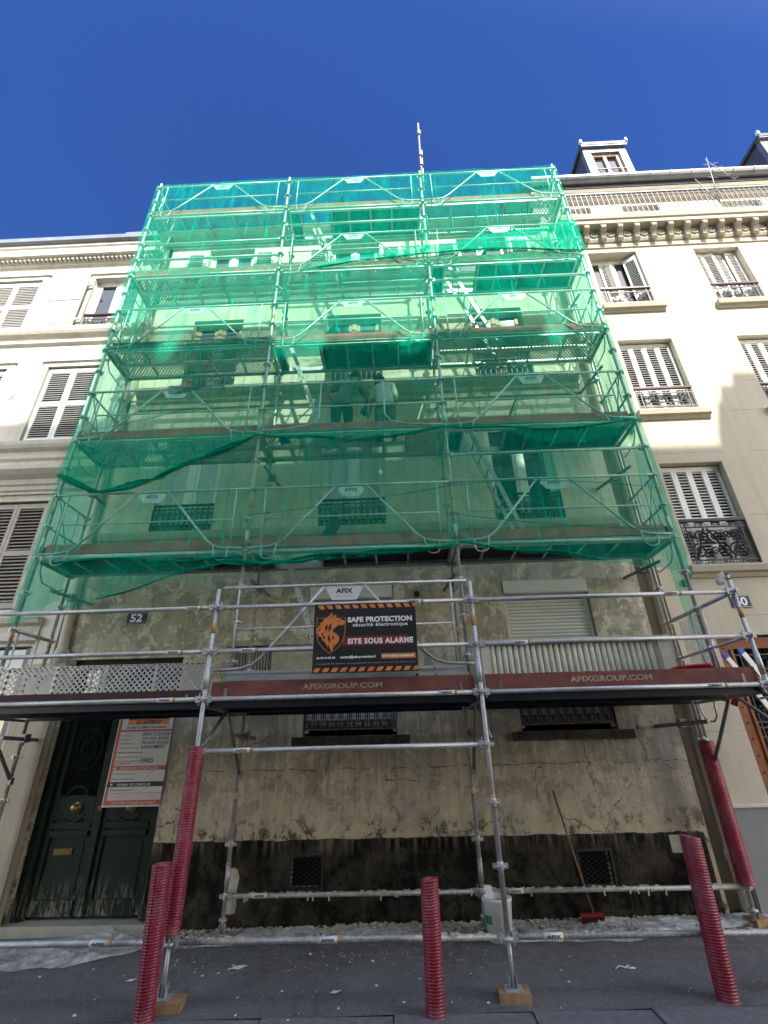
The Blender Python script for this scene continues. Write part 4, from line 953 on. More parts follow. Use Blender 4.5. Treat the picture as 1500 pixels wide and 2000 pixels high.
for i in range(3):
    hatch_deck(XS[i], XS[i+1], YO+.04, -.04, 2.445, edge='navy_steel', dp=.135); hatch_deck(XS[i], XS[i+1], .045, .69, 2.442, edge='navy_steel', dp=.12)
# toe boards
def toe(x0, x1, y, z, mat_, txt=None, h=.15):
    m_ = MB(); m_.box(x0+.06, x1-.06, y-.012, y+.012, z, z+h)
    for xx in (x0+.20, x1-.22): m_.box(xx, xx+.03, y-.017, y-.012, z-.01, z+h*.55, 1)
    if txt:
        m_.text('AFIXGROUP.COM', txt[0], txt[1], z+.045, z+h-.045, y-.0145, 2, .03)
    return build(m_, 'toe_board', [mat_, 'galv_dark', 'letter_pale'], S)
for lv in range(1, 6):
    for i in range(3):
        toe(XS[i], XS[i+1], -.0 if False else .034, DZ[lv]+.07, 'wood_dark' if (lv, i) in ((3, 0),) else 'wood_brown_high', {(3, 0): (-2.0, -.9), (4, 1): (.55, 1.6)}.get((lv, i)))  # darker wood on one left board stands for the shade lying on it
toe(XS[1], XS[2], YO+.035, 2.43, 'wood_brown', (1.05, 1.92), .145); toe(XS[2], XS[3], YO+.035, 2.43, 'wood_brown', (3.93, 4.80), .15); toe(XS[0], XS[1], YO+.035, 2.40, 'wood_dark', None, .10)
# guard frames with trapezoid name plates
def frame(x0, x1, y, z, loops=True, plate=True, torn=0, ptext=True):
    m_ = MB(); xc = (x0+x1)/2; r = .0190
    if plate is None:        # other make: two uprights that sweep out to the corners
        m_.tube([(x0+.03, y, z+1.0), (x1-.03, y, z+1.0)], r, 8); m_.tube([(x0+.03, y, z+.5), (x1-.03, y, z+.5)], .0150, 8)
        for xx, sg in ((x0, 1), (x1, -1)): m_.tube([(xx+sg*.03, y, z+.06), (xx+sg*.55, y, z+.085), (xx+sg*.85, y, z+.16), (xx+sg*.95, y, z+.30), (xx+sg*.97, y, z+1.0)], .0155, 8)
        return build(m_, 'guard_frame', 'galv', S)
    m_.tube([(x0+.03, y, z+1.0), (x1-.03, y, z+1.0)], r, 8); m_.tube([(x0+.22, y, z+.5), (x1-.22, y, z+.5)], .0135, 8)
    for xx, sg in ((x0, 1), (x1, -1)):
        m_.tube([(xx+sg*.22, y, z+1.0), (xx+sg*.22, y, z+.06)], .0135, 8)
        m_.tube([(xc-sg*.24, y, z+.985), (xx+sg*.56, y, z+.18), (xx+sg*.46, y, z+.10), (xx+sg*.34, y, z+.06), (xx+sg*.03, y, z+.045)], .0165, 8)
        if loops: m_.tube([(xx+sg*.24, y-.01, z+.06), (xx+sg*.24, y-.012, z-.07), (xx+sg*.27, y-.012, z-.115), (xx+sg*.32, y-.012, z-.13), (xx+sg*.37, y-.012, z-.125), (xx+sg*.42, y-.012, z-.09), (xx+sg*.45, y-.01, z+.10)], .0095, 8)
    for xx in (x0+.03, x1-.03):
        for dz in (1.0, .045): m_.tube([(xx, y, z+dz), (xx, y+.03, z+dz)], .011, 6)
    f = build(m_, 'guard_frame', 'galv', S)
    if plate:
        p = MB(); w = .145; a = .24
        p.prism([(xc-a, z+.985), (xc-w, z+.81), (xc+w, z+.81), (xc+a, z+.985)] if not torn else [(xc-.17, z+.975), (xc-.20, z+.93), (xc-.12, z+.82), (xc+.10, z+.81), (xc+.15, z+.83), (xc+.20, z+.92), (xc+.16, z+.975)], y-.004, y+.004)
        p.text('AFIX', xc-.10, xc+.10, z+.89, z+.95, y-.0065, 1, .03); p.text('GROUP.COM', xc-.10, xc+.10, z+.838, z+.868, y-.0065, 2, 0)
        build(p, 'name_plate', ['label_white', 'letter_black', 'letter_grey'], f)
    return f
for lv in range(1, 6):
    for i in range(3):
        if (lv, i) == (4, 0): continue
        frame(XS[i], XS[i+1], -.045, DZ[lv]+.0, True, None if (lv, i) == (2, 1) else True, 1 if lv == 1 else 0)
pf = frame(0, 2.97, YO+.075, 2.66, False, True)
# end guards
for x in (XS[0], XS[3]):
    for z in DZ[1:]:
        mb = MB()
        for dz in (1.0, .5): mb.tube([(x, YM+.04, z+dz), (x, YI-.04, z+dz)], .0170, 8)
        mb.tube([(x, YM+.07, z+.96), (x, YI-.1, z+.12)], .0135, 6); mb.tube([(x, YM+.17, z+1), (x, YM+.17, z+.1)], .0120, 6); mb.tube([(x, YI-.2, z+1), (x, YI-.2, z+.1)], .0120, 6)
        mb.tube([(x, YM+.1, z-.03), (x, YM+.12, z-.16), (x, YM+.22, z-.28), (x, YI-.18, z-.30), (x, YI-.06, z-.24)], .011, 6)
        mb.box(x-.012, x+.012, YM+.06, YI-.04, z+.07, z+.21, 1); build(mb, 'end_guard', ['galv', 'wood_brown'], S)
mb = MB(); x = XS[3]
mb.tube([(x, YO+.04, 3.4), (x, YI-.04, 3.4)], .0242, 10); mb.tube([(x, YO+.04, 2.9), (x, YI-.04, 2.9)], .017, 8); mb.tube([(x, YM+.18, 3.4), (x, YM+.18, 2.5)], .0135, 6); mb.tube([(x-.02, YM-.1, 3.4), (x-.02, YM-.1, 2.5)], .0135, 6)
mb.tube([(x+.02, YI-.1, 2.36), (x+.02, YI-.12, 2.20), (x+.02, YI-.2, 2.10), (x+.02, YI-.34, 2.10), (x+.02, YI-.42, 2.16), (x+.02, YI-.44, 2.34)], .011, 8)
build(mb, 'end_guard', 'galv', S)
mb = MB(); x = XS[0]; mb.tube([(x, YM, 3.4), (x, YI-.04, 3.4)], .0242, 10); mb.tube([(x, YM, 2.9), (x, YI-.04, 2.9)], .017, 8); mb.tube([(x, YI-.25, 3.4), (x, YI-.25, 2.5)], .0135, 6); mb.tube([(x, YM+.1, 3.4), (x, YM+.1, 2.5)], .0135, 6)
build(mb, 'end_guard', 'galv', S)

# ---------------------------------------------------------------- wood blocks and loose gear
BL = 'timber blocks under the scaffold feet'
for i, (x, y, lab) in enumerate(((2.97, YO, 'square timber block under the front scaffold foot beside the middle red sleeve'), (.06, YO-.02, 'timber block under the scaffold foot behind the slit red sleeve'), (5.97, YI, 'timber block on plastic sheet under the long red sleeve at the right'))):
    g_ = gz(x, y); mb = MB(); mb.box(x-.13+.02*i, x+.13, y-.085, y+.10, g_-.005, g_+.064)
    bmk = build(mb, 'timber_block', 'wood_block', label=lab, cat='timber block', group=BL, loc=(x, y, g_))
    bmk.rotation_euler = (0, 0, R((-4, 8, 12)[i]))
# corrugated red sleeves
def sleeve(h, r, pitch=.021, slit=None, cut=0.):
    m_ = MB(); n = int(h/pitch); prof = []
    for k_ in range(n):
        z = k_*pitch; prof += [(r-.0042, z), (r-.0008, z+pitch*.2), (r, z+pitch*.38), (r-.0008, z+pitch*.58), (r-.0042, z+pitch*.78)]
    prof.append((r-.0042, n*pitch)); prof += [(r-.014, n*pitch), (r-.014, 0), (r-.006, 0)]
    a0, a1 = (0, 2*math.pi) if slit is None else (slit+.05, slit+2*math.pi-.05)
    m_.lathe(prof, 0, 0, 26, a0, a1)
    m_.v = [(p[0], p[1], p[2]+(cut*p[0]/r*(p[2]/h if p[2] > h*.5 else 0))) for p in m_.v]
    return m_
RS = 'red corrugated plastic sleeves'
def put_sleeve(lab, x, y, z, h, r, slit=None, tilt=(0, 0), cut=0.):
    o = build(sleeve(h, r, slit=slit, cut=cut), 'plastic_sleeve', 'pipe_red', label=lab, cat='pipe sleeve', group=RS, local=True)
    o.location = (x, y, z); o.rotation_euler = (R(tilt[0]), R(tilt[1]), 0); return o
put_sleeve('red corrugated sleeve with a black slit down its side, leftmost over a kerb post', -.045, -.94, gz(0, -.94)-.01, 1.05, .083, R(-97), (1, -2.2))
put_sleeve('short red corrugated sleeve standing alone over a kerb post in the middle', 2.30, -.965, gz(2.3, -.95)-.01, .90, .079, None, (-1, .2), .01)
put_sleeve('red corrugated sleeve over the kerb post nearest the cream house', 4.665, -.83, gz(4.66, -.82)-.012, 1.13, .086, None, (.5, 1.6), -.012)
put_sleeve('long red corrugated sleeve wrapped round the front standard beside the green door', 0, YO, .46, 1.50, .078)
put_sleeve('long red corrugated sleeve round the back standard beside the cream house', 5.965, YI, .42, 1.48, .092, None, (0, .6))
# posts inside the kerb sleeves
for x, y, h, lab in ((-.045, -.94, .95, 'dark iron kerb post inside the slit red sleeve'), (2.30, -.965, .80, 'dark iron kerb post inside the short middle red sleeve'), (4.665, -.83, 1.02, 'dark iron kerb post inside the red sleeve nearest the cream house')):
    mb = MB(); g_ = gz(x, y); mb.lathe([(.05, g_-.05), (.042, g_+.05), (.036, g_+h-.1), (.045, g_+h-.06), (.03, g_+h), (0, g_+h)], x, y, 12)
    build(mb, 'bollard', 'iron', label=lab, cat='bollard', group='kerb posts inside red sleeves', loc=(x, y, g_))
# steel plank standing on edge along the left of the platform
o = thing('deck_plank', 'perforated steel deck plank stood on edge behind the left platform rail', 'deck plank', (-2.95, YO+.10, 2.62))
pm = perf_plank(); pm.v = [(p[0]*.98, p[2]+.01, p[1]) for p in pm.v]
# own sheet holes run in the plank's plane, so the part is turned, not its mesh
q = build(perf_plank(), 'sheet', ['alu', 'perforated'], o, local=True); q.rotation_euler = (R(90), 0, 0); q.location = (0, 0, .02)
e = MB(); e.box(2.865, 2.90, -.012, .055, -.145, .185); build(e, 'end_cap', 'galv', o, local=True)
# stacked aluminium planks lying behind the sign
for k_, (y, z0, h, x0, x1, lab) in enumerate(((-.30, 2.47, .20, .02, 2.92, 'grey aluminium deck leaning on edge behind the brown toe board, nearer the street'), (-.16, 2.47, .30, .0, 2.90, 'grey aluminium deck leaning on edge behind the sign, nearer the wall'))):
    mb = MB(); mb.box(x0, x1, y, y+.05, z0, z0+h); mb.box(x0, x1, y-.012, y, z0+h-.035, z0+h); mb.box(x0, x1, y-.012, y, z0, z0+.03); mb.box(x0, x1, y-.006, y, z0+h*.5-.01, z0+h*.5+.01)
    mb.box(2.32, 2.62, y-.0135, y-.012, z0+h-.033, z0+h-.004, 1); mb.box(2.30, 2.33, y-.0145, y-.012, z0+h-.033, z0+h-.004, 2); mb.tube([(2.53, y-.016, z0+h-.019), (2.53, y-.010, z0+h-.019)], .011, 10, 2)
    build(mb, 'spare_deck', ['alu', 'letter_grey', 'letter_black'], label=lab, cat='spare deck', group='spare decks on the platform', loc=(x0, y, z0))
t = thing('louvred_shutter', 'weathered wooden shutter with dark louvre slots leaning on the wall behind the sign', 'shutter', (.1, .86, 2.47))
mb = MB(); ya = .90; mb.box(-.42, 1.0, ya-.03, ya+.05, 3.28, 3.36); mb.box(-.38, -.28, ya, ya+.04, 2.47, 3.28); mb.box(.26, .96, ya, ya+.04, 2.47, 3.28); mb.box(-.28, .26, ya, ya+.04, 2.47, 2.72)
build(mb, 'frame', 'wood_grey', t)
mb = MB(); x = -.27
while x < .25: mb.obox((x, ya+.02, 3.0), (.012, .012, 0), (-.002, .002, 0), (0, 0, .28)); x += .043
mb.box(-.28, .26, ya+.045, ya+.05, 2.72, 3.28, 1); build(mb, 'slats', ['stone_lintel', 'dark_void'], t)
t = thing('fluted_panel', 'flaking white panel of upright half-round slats standing on the right of the platform', 'panel', (4.5, .60, 2.46))
mb = MB(); yp = .60; mb.box(3.27, 5.80, yp+.04, yp+.07, 2.5, 3.12); mb.box(3.24, 3.36, yp-.01, yp+.06, 2.47, 3.13); mb.box(5.66, 5.82, yp-.01, yp+.06, 2.47, 3.13); build(mb, 'backing', 'flaking_white', t)
mb = MB(); n = 60; x0, x1 = 3.22, 5.83
for k_ in range(n):
    xa = x0+(x1-x0)*k_/n; xb = x0+(x1-x0)*(k_+1)/n; j = .006*mnoise.noise((xa*7, 1, 0)); mb.box(xa, xb, yp-.04+j*.5, yp+.08, 3.135, 3.205+j)
build(mb, 'cap_rail', 'flaking_white', t)
x = 3.40; rk = random.Random(11)
while x < 5.62:
    mb = MB(); mb.tube([(x, yp+.035, 2.48), (x+rk.uniform(-.004, .004), yp+.035, 3.13)], .037, 10); build(mb, 'slat', 'flaking_white', t); x += .0795
# standing ladder beyond the right end, red bucket and red tarpaulin
def ladder(lab, xb, zb, xt, zt, y0, y1, mat_='ladder_alu', tips=None, grp='ladders between the scaffold decks', dy=0.):
    base = Vector((xb, (y0+y1)/2, zb)); t = thing('ladder', lab, 'ladder', base, grp)
    d = Vector((xt-xb, dy, zt-zb)); L = d.length; u = d.normalized(); side = u.cross(Vector((0, 1, 0))).normalized()
    for y in (y0, y1):
        m_ = MB(); c = Vector((xb, y, zb))+d/2; m_.obox(c, tuple(side*.032), (0, .012, 0), tuple(d/2))
        k_ = .28
        while k_ < L-.1:
            p = Vector((xb, y, zb))+u*k_; m_.obox(tuple(p), tuple(side*.010), (0, .0135, 0), tuple(u*.010), 1); k_ += .28
        if tips: m_.obox(tuple(Vector((xt, y, zt))+d*.004), tuple(side*.035), (0, .016, 0), tuple(u*.03), 2)
        build(m_, 'stile', [mat_, 'letter_black', 'tool_blue'], t)
    k_ = .28
    while k_ < L-.1:
        p = Vector((xb, 0, zb))+u*k_; m_ = MB(); m_.tube([(p.x, y0, p.z), (p.x, y1, p.z)], .014, 8); m_.v = [(v[0], v[1]+u.y*k_, v[2]) for v in m_.v]; build(m_, 'rung', mat_, t); k_ += .28
    return t
ladder('pale aluminium ladder rising from the platform behind the black sign', 1.25, 2.47, .40, 4.75, .26, .60)
ladder('aluminium ladder on the right bay below the hatch over the lowest net', 4.06, 4.47, 3.36, 6.62, .22, .56)
ladder('aluminium ladder beside the two workers in the middle bay', 1.02, 6.47, .30, 8.62, .24, .58)
ladder('bright sunlit ladder high on the right bay above a shaded deck', 4.10, 8.47, 3.36, 10.66, .20, .54)
ladder('uppermost ladder in the middle bay under an open hatch', 1.22, 10.47, .50, 12.62, .24, .58)
ladder('aluminium ladder with blue tips leaning outside the right end of the platform', 7.05, 1.6, 6.42, 2.88, .14, .46, 'alu', True, None)
mb = MB(); mb.lathe([(.0, 2.47), (.21, 2.47), (.245, 2.70), (.265, 2.705), (.265, 2.735), (.235, 2.735), (.2, 2.50), (0, 2.50)], 5.88, .30, 24); mb.v = [(5.88+(p[0]-5.88)*1.05, p[1], p[2]) for p in mb.v]
build(mb, 'tub', 'red_tarp', label='bright red tub with a rolled rim on the right end of the platform', cat='tub', loc=(5.88, .3, 2.47))
def cloth_sheet(name, x0, x1, y0, y1, zf, nx, ny, mat_, **kw):
    m_ = MB(); vs_ = []
    for j in range(ny+1):
        for i in range(nx+1):
            u, v = i/nx, j/ny; x, y = x0+(x1-x0)*u, y0+(y1-y0)*v; vs_.append(zf(u, v, x, y))
    m_.add(vs_, [(j*(nx+1)+i, j*(nx+1)+i+1, (j+1)*(nx+1)+i+1, (j+1)*(nx+1)+i) for j in range(ny) for i in range(nx)], 0, True)
    return build(m_, name, mat_, **kw)
def fold(x, y, s_=1., k_=0.): return mnoise.noise((x*s_, y*s_, k_))*.6+abs(mnoise.noise((x*s_*2.3, y*s_*2.3, k_+9)))*.5
cloth_sheet('tarpaulin', 6.05, 6.30, .05, .3, lambda u, v, x, y: (x+.04*fold(x, y, 5), y+.10*v, 2.70-.34*v+.04*fold(x, y, 6, 2)-.10*u), 14, 14, 'red_tarp', label='dark red tarpaulin bundle hanging below the blue tipped ladder', cat='tarpaulin', loc=(6.2, 0, 2.4))
# translucent sheeting tied to the right end guard, rag on the corner post
cloth_sheet('plastic_sheet', 0, 1, 0, 1, lambda u, v, x, y: (5.985+.02*fold(u*3, v*4, 2), .05+.50*u, 3.36-.86*v+.02*fold(u*2, v*3, 3)), 16, 22, 'plastic_film', label='clear plastic sheet hung inside the right end guard', cat='plastic sheet', loc=(5.98, .3, 2.5))
cloth_sheet('rag', 0, 1, 0, 1, lambda u, v, x, y: (5.955-.03-.12*math.sin(2.2*v)+.06*u, YO-.03+.08*math.sin(3*u), 3.66-.17*v-.05*(1-v)*u+.02*fold(u*3, v*3, 5)), 10, 14, 'white_paint', label='torn white rag tied to the top of the right front standard', cat='rag', loc=(5.95, YO, 3.6))
mb = MB()
for k_, z in enumerate((3.60, 3.54)): mb.lathe([(.0245, z), (.027, z+.004), (.027, z+.012), (.0245, z+.016)], 5.955, YO, 10)
build(mb, 'cable_tie', 'black_paint', S)

# ---------------------------------------------------------------- black alarm sign
sx0, sx1, sz0, sz1, ys = 1.16, 2.315, 2.625, 3.385, YO-.045
t = thing('alarm_sign', 'black and orange security sign with a wolf head hung on the platform rails', 'sign', (1.74, ys, 2.62))
mb = MB(); n = 16
for k_ in range(n):
    xa, xb = sx0+(sx1-sx0)*k_/n, sx0+(sx1-sx0)*(k_+1)/n; mb.box(xa, xb, ys, ys+.004, sz0, sz1)
build(mb, 'panel', 'sign_black', t)
yl = ys-.0015
for k_ in range(12):
    mb = MB(); x = sx0+.035+k_*.098
    mb.prism([(x, sz1-.012), (min(x+.06, sx1), sz1-.012), (min(x+.085, sx1), sz1-.055), (x+.025, sz1-.055)], yl, ys); build(mb, 'hazard_stripe', 'sign_orange', t)
    mb = MB(); x = sx0+.005+k_*.0985; mb.prism([(max(x, sx0)+.03, sz0+.055), (min(x+.09, sx1), sz0+.055), (x+.06, sz0+.012), (max(x, sx0), sz0+.012)], yl, ys); build(mb, 'hazard_stripe', 'sign_orange', t)
def PX(px, py):     # sign artwork measured in its own 1310 x 870 layout
    return (sx0+px/1310*(sx1-sx0), sz1-py/870*(sz1-sz0))
mb = MB()
body = [(228, 108), (246, 150), (262, 160), (278, 130), (284, 172), (330, 190), (352, 206), (392, 222), (404, 246), (388, 262), (372, 280), (330, 276), (300, 288), (272, 306), (250, 330), (246, 360), (268, 372), (296, 392), (316, 420), (312, 400), (328, 440), (326, 500), (318, 470), (306, 520), (300, 486), (288, 545), (280, 505), (272, 560), (262, 520), (252, 575), (238, 620), (222, 585), (206, 545), (196, 520), (186, 560), (170, 520), (150, 500), (132, 470), (112, 470), (104, 430), (84, 410), (66, 420), (58, 380), (40, 372), (52, 352), (36, 322), (60, 300), (88, 300), (46, 290), (92, 262), (66, 252), (106, 232), (122, 210), (110, 200), (160, 182), (176, 160), (190, 158), (206, 128)]
mb.add([(*PX(*p)[:1], yl, PX(*p)[1]) for p in body], [list(range(len(body)))])
build(mb, 'wolf_emblem', 'sign_orange', t)
ym = ys-.003
for poly in ([(226, 128), (236, 160), (228, 190), (218, 160)], [(300, 212), (322, 222), (330, 232), (308, 228)], [(150, 280), (180, 255), (168, 300), (190, 290), (150, 370), (158, 320), (140, 330)], [(200, 270), (235, 255), (215, 300), (232, 310), (180, 372), (196, 322), (186, 318)], [(180, 420), (210, 400), (205, 450), (222, 452), (200, 520), (196, 470), (182, 462)], [(100, 380), (128, 360), (120, 400), (150, 420), (140, 470), (120, 420)], [(236, 400), (262, 440), (250, 470), (238, 440)], [(60, 330), (100, 318), (80, 345), (66, 352)]):
    mb = MB(); mb.add([(PX(*p)[0], ym, PX(*p)[1]) for p in poly], [list(range(len(poly)))]); build(mb, 'wolf_marking', 'sign_black', t)
mb = MB(); sh = [(36, 178), (150, 178)], [(330, 178), (400, 178), (400, 370), (380, 470), (330, 550), (215, 632), (120, 560), (60, 480), (36, 370), (36, 178)]
for line in sh: mb.tube([(PX(*p)[0], yl, PX(*p)[1]) for p in line], .003, 4)
build(mb, 'shield_outline', 'sign_orange', t)
mb = MB(); q = [PX(370, 425), PX(1200, 425), PX(1200, 545), PX(370, 545)]; mb.add([(p[0], yl, p[1]) for p in q], [(0, 1, 2, 3)]); build(mb, 'red_band', 'sign_red', t)
def sign_text(body_, x0, x1, y0, y1, mat_='letter_white', bold=.03, sp=1., name='lettering', parent=t, yy=None):
    m_ = MB(); a, b = PX(x0, y1), PX(x1, y0); m_.text(body_, a[0], b[0], a[1], b[1], ys-.004 if yy is None else yy, 0, bold, False, 0, sp); return build(m_, name, mat_, parent)
sign_text('SAFE PROTECTION', 432, 1260, 178, 248, bold=.05, sp=1.05); sign_text('s\u00e9curit\u00e9 \u00e9lectronique', 500, 1200, 258, 318, bold=.03, sp=1.2)
sign_text('SITE SOUS ALARME', 436, 1262, 452, 525, bold=.05, sp=1.15)
sign_text('06 59 44 93 58', 50, 282, 672, 700, bold=.04); sign_text('contact@safe-protection.fr', 345, 790, 664, 706, bold=.04)
mb = MB(); a, b = PX(858, 712), PX(1282, 650); mb.box(a[0], b[0], yl-.0005, ys, a[1], b[1]); build(mb, 'web_badge', 'sign_orange', t)
sign_text('www.safe-protection.fr', 870, 1268, 662, 704, bold=.04)
sign_text("L'ensemble du chantier est surveill\u00e9 par un syst\u00e8me de s\u00e9curit\u00e9 \u00e9lectronique", 50, 1280, 752, 766, 'letter_grey', .01)

# ---------------------------------------------------------------- building-permit board on the door
bx0, bx1, bz0, bz1, yb_ = -1.86, -1.09, 1.285, 2.52, YF-.02
t = thing('permit_board', 'white and rust-red building permit board fixed across the right leaf of the green door', 'notice board', (-1.47, yb_, 1.28))
def BX(u, v): return (bx0+u*(bx1-bx0), bz1-v*(bz1-bz0))
mb = MB(); mb.box(bx0, bx1, yb_, yb_+.006, bz0, bz1); build(mb, 'panel', 'board_rust', t)
def bq(u0, u1, v0, v1, mat_, name, dy=.0015):
    m_ = MB(); a, b = BX(u0, v1), BX(u1, v0); m_.box(a[0], b[0], yb_-dy, yb_+.001, a[1], b[1]); return build(m_, name, mat_, t)
def bt(body_, u0, u1, v0, v1, mat_, bold=.02, shear=0., name='lettering'):
    m_ = MB(); a, b = BX(u0, v1), BX(u1, v0); m_.text(body_, a[0], b[0], a[1], b[1], yb_-.0032, 0, bold, False, shear); return build(m_, name, mat_, t)
bq(.0, .018, 0, 1, 'board_white', 'edge'); bq(.018, 1, .985, 1, 'board_white', 'edge')
bq(.07, 1, .03, .255, 'board_white', 'header'); bq(.17, .93, .05, .15, 'letter_black', 'header_band', .002); bq(.17, .93, .15, .205, 'sign_orange', 'header_band', .002)
bt('LA PLATEFORME', .23, .90, .085, .14, 'letter_white', .04); bt('DU BATIMENT', .33, .78, .158, .198, 'letter_black', .03); bt("GAGNEZ DU TEMPS ET DE L'ARGENT", .17, .90, .222, .244, 'letter_black', .03, .2)
bq(.07, 1, .275, .615, 'board_white', 'form'); bq(.07, 1, .658, .768, 'board_white', 'form'); bq(.02, 1, .768, .815, 'letter_black', 'form_band'); bq(.07, 1, .815, .872, 'board_white', 'form'); bq(.07, 1, .876, .94, 'board_pink', 'form')
for body_, v in (('N\u00b0 Permis :', .305), ('En date du :', .345), ('B\u00e9n\u00e9ficiaire :', .385), ('Nature des travaux :', .43), ('Hauteur de construction :', .475), ('Superficie du terrain :', .52)): bt(body_, .09, .09+.019*len(body_), v, v+.018, 'ink_red', .01, .2)
bt('Le dossier peut \u00eatre consult\u00e9', .09, .52, .562, .578, 'ink_red', .01, .2); bt('\u00e0 la Mairie de', .09, .36, .584, .60, 'ink_red', .01, .2)
for body_, u0, u1, v0, v1 in (('DP075 117 26 V0100', .48, .985, .286, .322), ('03 02 2026', .50, .97, .333, .360), ('FRANCE FACADE', .49, .98, .374, .405), ('RAVALEMENT', .49, .93, .415, .45), ('PARIS', .53, .76, .54, .59)): bt(body_, u0, u1, v0, v1, 'ink', .012, .12, 'handwriting')
bt('PERMIS DE CONSTRUIRE', .19, .87, .627, .650, 'board_white', .02, .2); bt('PERMIS DE D\u00c9MOLIR', .19, .78, .778, .806, 'board_white', .02, .2); bt('CHANTIER INTERDIT AU PUBLIC', .15, .92, .952, .976, 'board_pink', .02, .1)
bq(.075, .115, .63, .652, 'board_white', 'tick_box', .002); bq(.075, .115, .782, .803, 'board_white', 'tick_box', .002)
for body_, v in (('Surface de plancher autoris\u00e9e :', .685), ('Hauteur de construction :', .73), ('Surface des b\u00e2timents \u00e0 d\u00e9molir :', .835)): bt(body_, .09, .5, v, v+.018, 'ink_red', .01, .2)
mb = MB(); p = [BX(.66, .745), BX(.78, .662), BX(.6, .87), BX(.75, .82)]
for a, b in ((0, 1), (2, 3)): mb.tube([(p[a][0], yb_-.003, p[a][1]), (p[b][0], yb_-.003, p[b][1])], .0022, 4)
build(mb, 'pen_stroke', 'ink', t)

# ---------------------------------------------------------------- bucket, broom, sheeting and debris on the pavement
bx, by = 3.09, .50; g_ = gz(bx, by)
t = thing('bucket', 'white plaster bucket behind the front scaffold post', 'bucket', (bx, by, g_))
mb = MB(); mb.lathe([(0, g_), (.125, g_), (.155, g_+.34), (.162, g_+.345), (.162, g_+.37), (.150, g_+.375), (.146, g_+.36), (.118, g_+.02), (0, g_+.02)], bx, by, 28); build(mb, 'body', 'bucket_white', t)
mb = MB(); mb.lathe([(.1400, g_+.15), (.1478, g_+.225), (.1483, g_+.225), (.1405, g_+.15)], bx, by, 10, R(190), R(232)); build(mb, 'label_band', 'bucket_green', t)
mb = MB(); mb.tube([(bx+.155*math.cos(u), by+.03-.05*math.sin(u*.5), g_+.33-.13*math.sin(u)) for u in [q*math.pi/10 for q in range(11)]], .004, 5); build(mb, 'handle', 'galv', t)
mb = MB(); mb.box(bx-.085, bx-.005, by-.01, by+.03, g_+.28, g_+.47); mb.v = [(p[0]+(p[2]-g_-.3)*-.25, p[1], p[2]) for p in mb.v]; build(mb, 'scraper', 'bucket_white', label='white plastic scraper standing in the plaster bucket', cat='scraper', loc=(bx, by, g_+.1))
t = thing('broom', 'broom with a dark wooden stick leaning on the wall, red bristle head on the sheeting', 'broom', (4.2, .98, gz(4.2, .98)))
hg = gz(4.2, .95)
mb = MB(); mb.tube([(4.24, .90, hg+.10), (4.16, .95, .6), (4.03, 1.01, 1.36)], .0125, 8); build(mb, 'stick', 'stick', t)
mb = MB(); mb.box(4.08, 4.36, .87, .92, hg+.06, hg+.095); mb.v = [(p[0], p[1]+(p[0]-4.2)*.12, p[2]) for p in mb.v]; build(mb, 'head', 'broom_red', t)
mb = MB(); rk = random.Random(2)
for k_ in range(420):
    x = rk.uniform(4.09, 4.35); y = rk.uniform(.872, .918)+(x-4.2)*.12; mb.tube([(x, y, hg+.065), (x+rk.uniform(-.02, .02), y-rk.uniform(0, .04), hg+.012)], .0022, 3, 0, False)
build(mb, 'bristles', 'broom_red', t)
def ridge(x, y, k_): return (1-abs(mnoise.noise((x, y, k_)))*2.2)
def ground_film(name, lab, x0, x1, ya, yb, seed, amp, nx=260, ny=60):
    def zf(u, v, x, y):
        y0 = interp(ya, x); y1 = interp(yb, x); yy = y0+(y1-y0)*v+.06*mnoise.noise((x*4, v*3, seed))+.02*mnoise.noise((x*17, v*6, seed))
        e_ = min(1, 6*min(v, 1-v, u, 1-u)+.12)
        w = mnoise.noise((x*1.3, yy*2, seed))*.8
        h = e_*(.55*amp*max(0, mnoise.noise((x*1.7, yy*3, seed+1))+.15)+.016*max(0, ridge(x*3.3+yy*2+w, yy*3.5-x*1.2, seed))**3+.011*max(0, ridge(x*8-yy*5, yy*9+x*3+w, seed+5))**3+.005*max(0, ridge(x*21, yy*19, seed+8))**2)
        return (x+.03*mnoise.noise((x*5, yy*5, seed+2)), yy, gz(x, yy)+.007+h)
    return cloth_sheet(name, x0, x1, 0, 1, zf, nx, ny, 'plastic_film', label=lab, cat='plastic sheet', loc=(x0, .5, 0))
ground_film('plastic_sheet', 'crumpled clear plastic sheet before the green door', -3.6, -.72, [(-3.6, .15), (-2.2, .05), (-1.4, .08), (-1.0, .34), (-.7, .5)], [(-3.6, .72), (-2.2, .85), (-1.4, 1.0), (-.7, .92)], 1, .26)
ground_film('plastic_sheet', 'narrow dusty plastic sheet along the wall between the red sleeve and the bucket', -.45, 2.95, [(-.45, .48), (.4, .55), (1.5, .55), (2.0, .62), (2.9, .45)], [(-.45, .92), (1.2, .95), (2.95, 1.0)], 2, .07)
ground_film('plastic_sheet', 'wide dusty plastic sheet under the red broom head', 3.0, 6.25, [(3.0, .42), (4.4, .36), (5.0, .55), (6.25, .75)], [(3.0, 1.0), (6.25, 1.03)], 3, .08)
rk = random.Random(8); mb = MB()
def crumb_at(m_, x, y, r_, h=.6):
    a = rk.uniform(0, 6.3); ca, sa = math.cos(a)*r_, math.sin(a)*r_; q = rk.uniform(.5, 1); tz = rk.uniform(-.3, .3)*r_
    m_.obox((x, y, gz(x, y)+r_*h*.4+rk.uniform(0, .02)*(y > .5)), (ca, sa, tz), (-sa*q, ca*q, -tz), (tz*.2, -tz*.3, r_*h*.5))
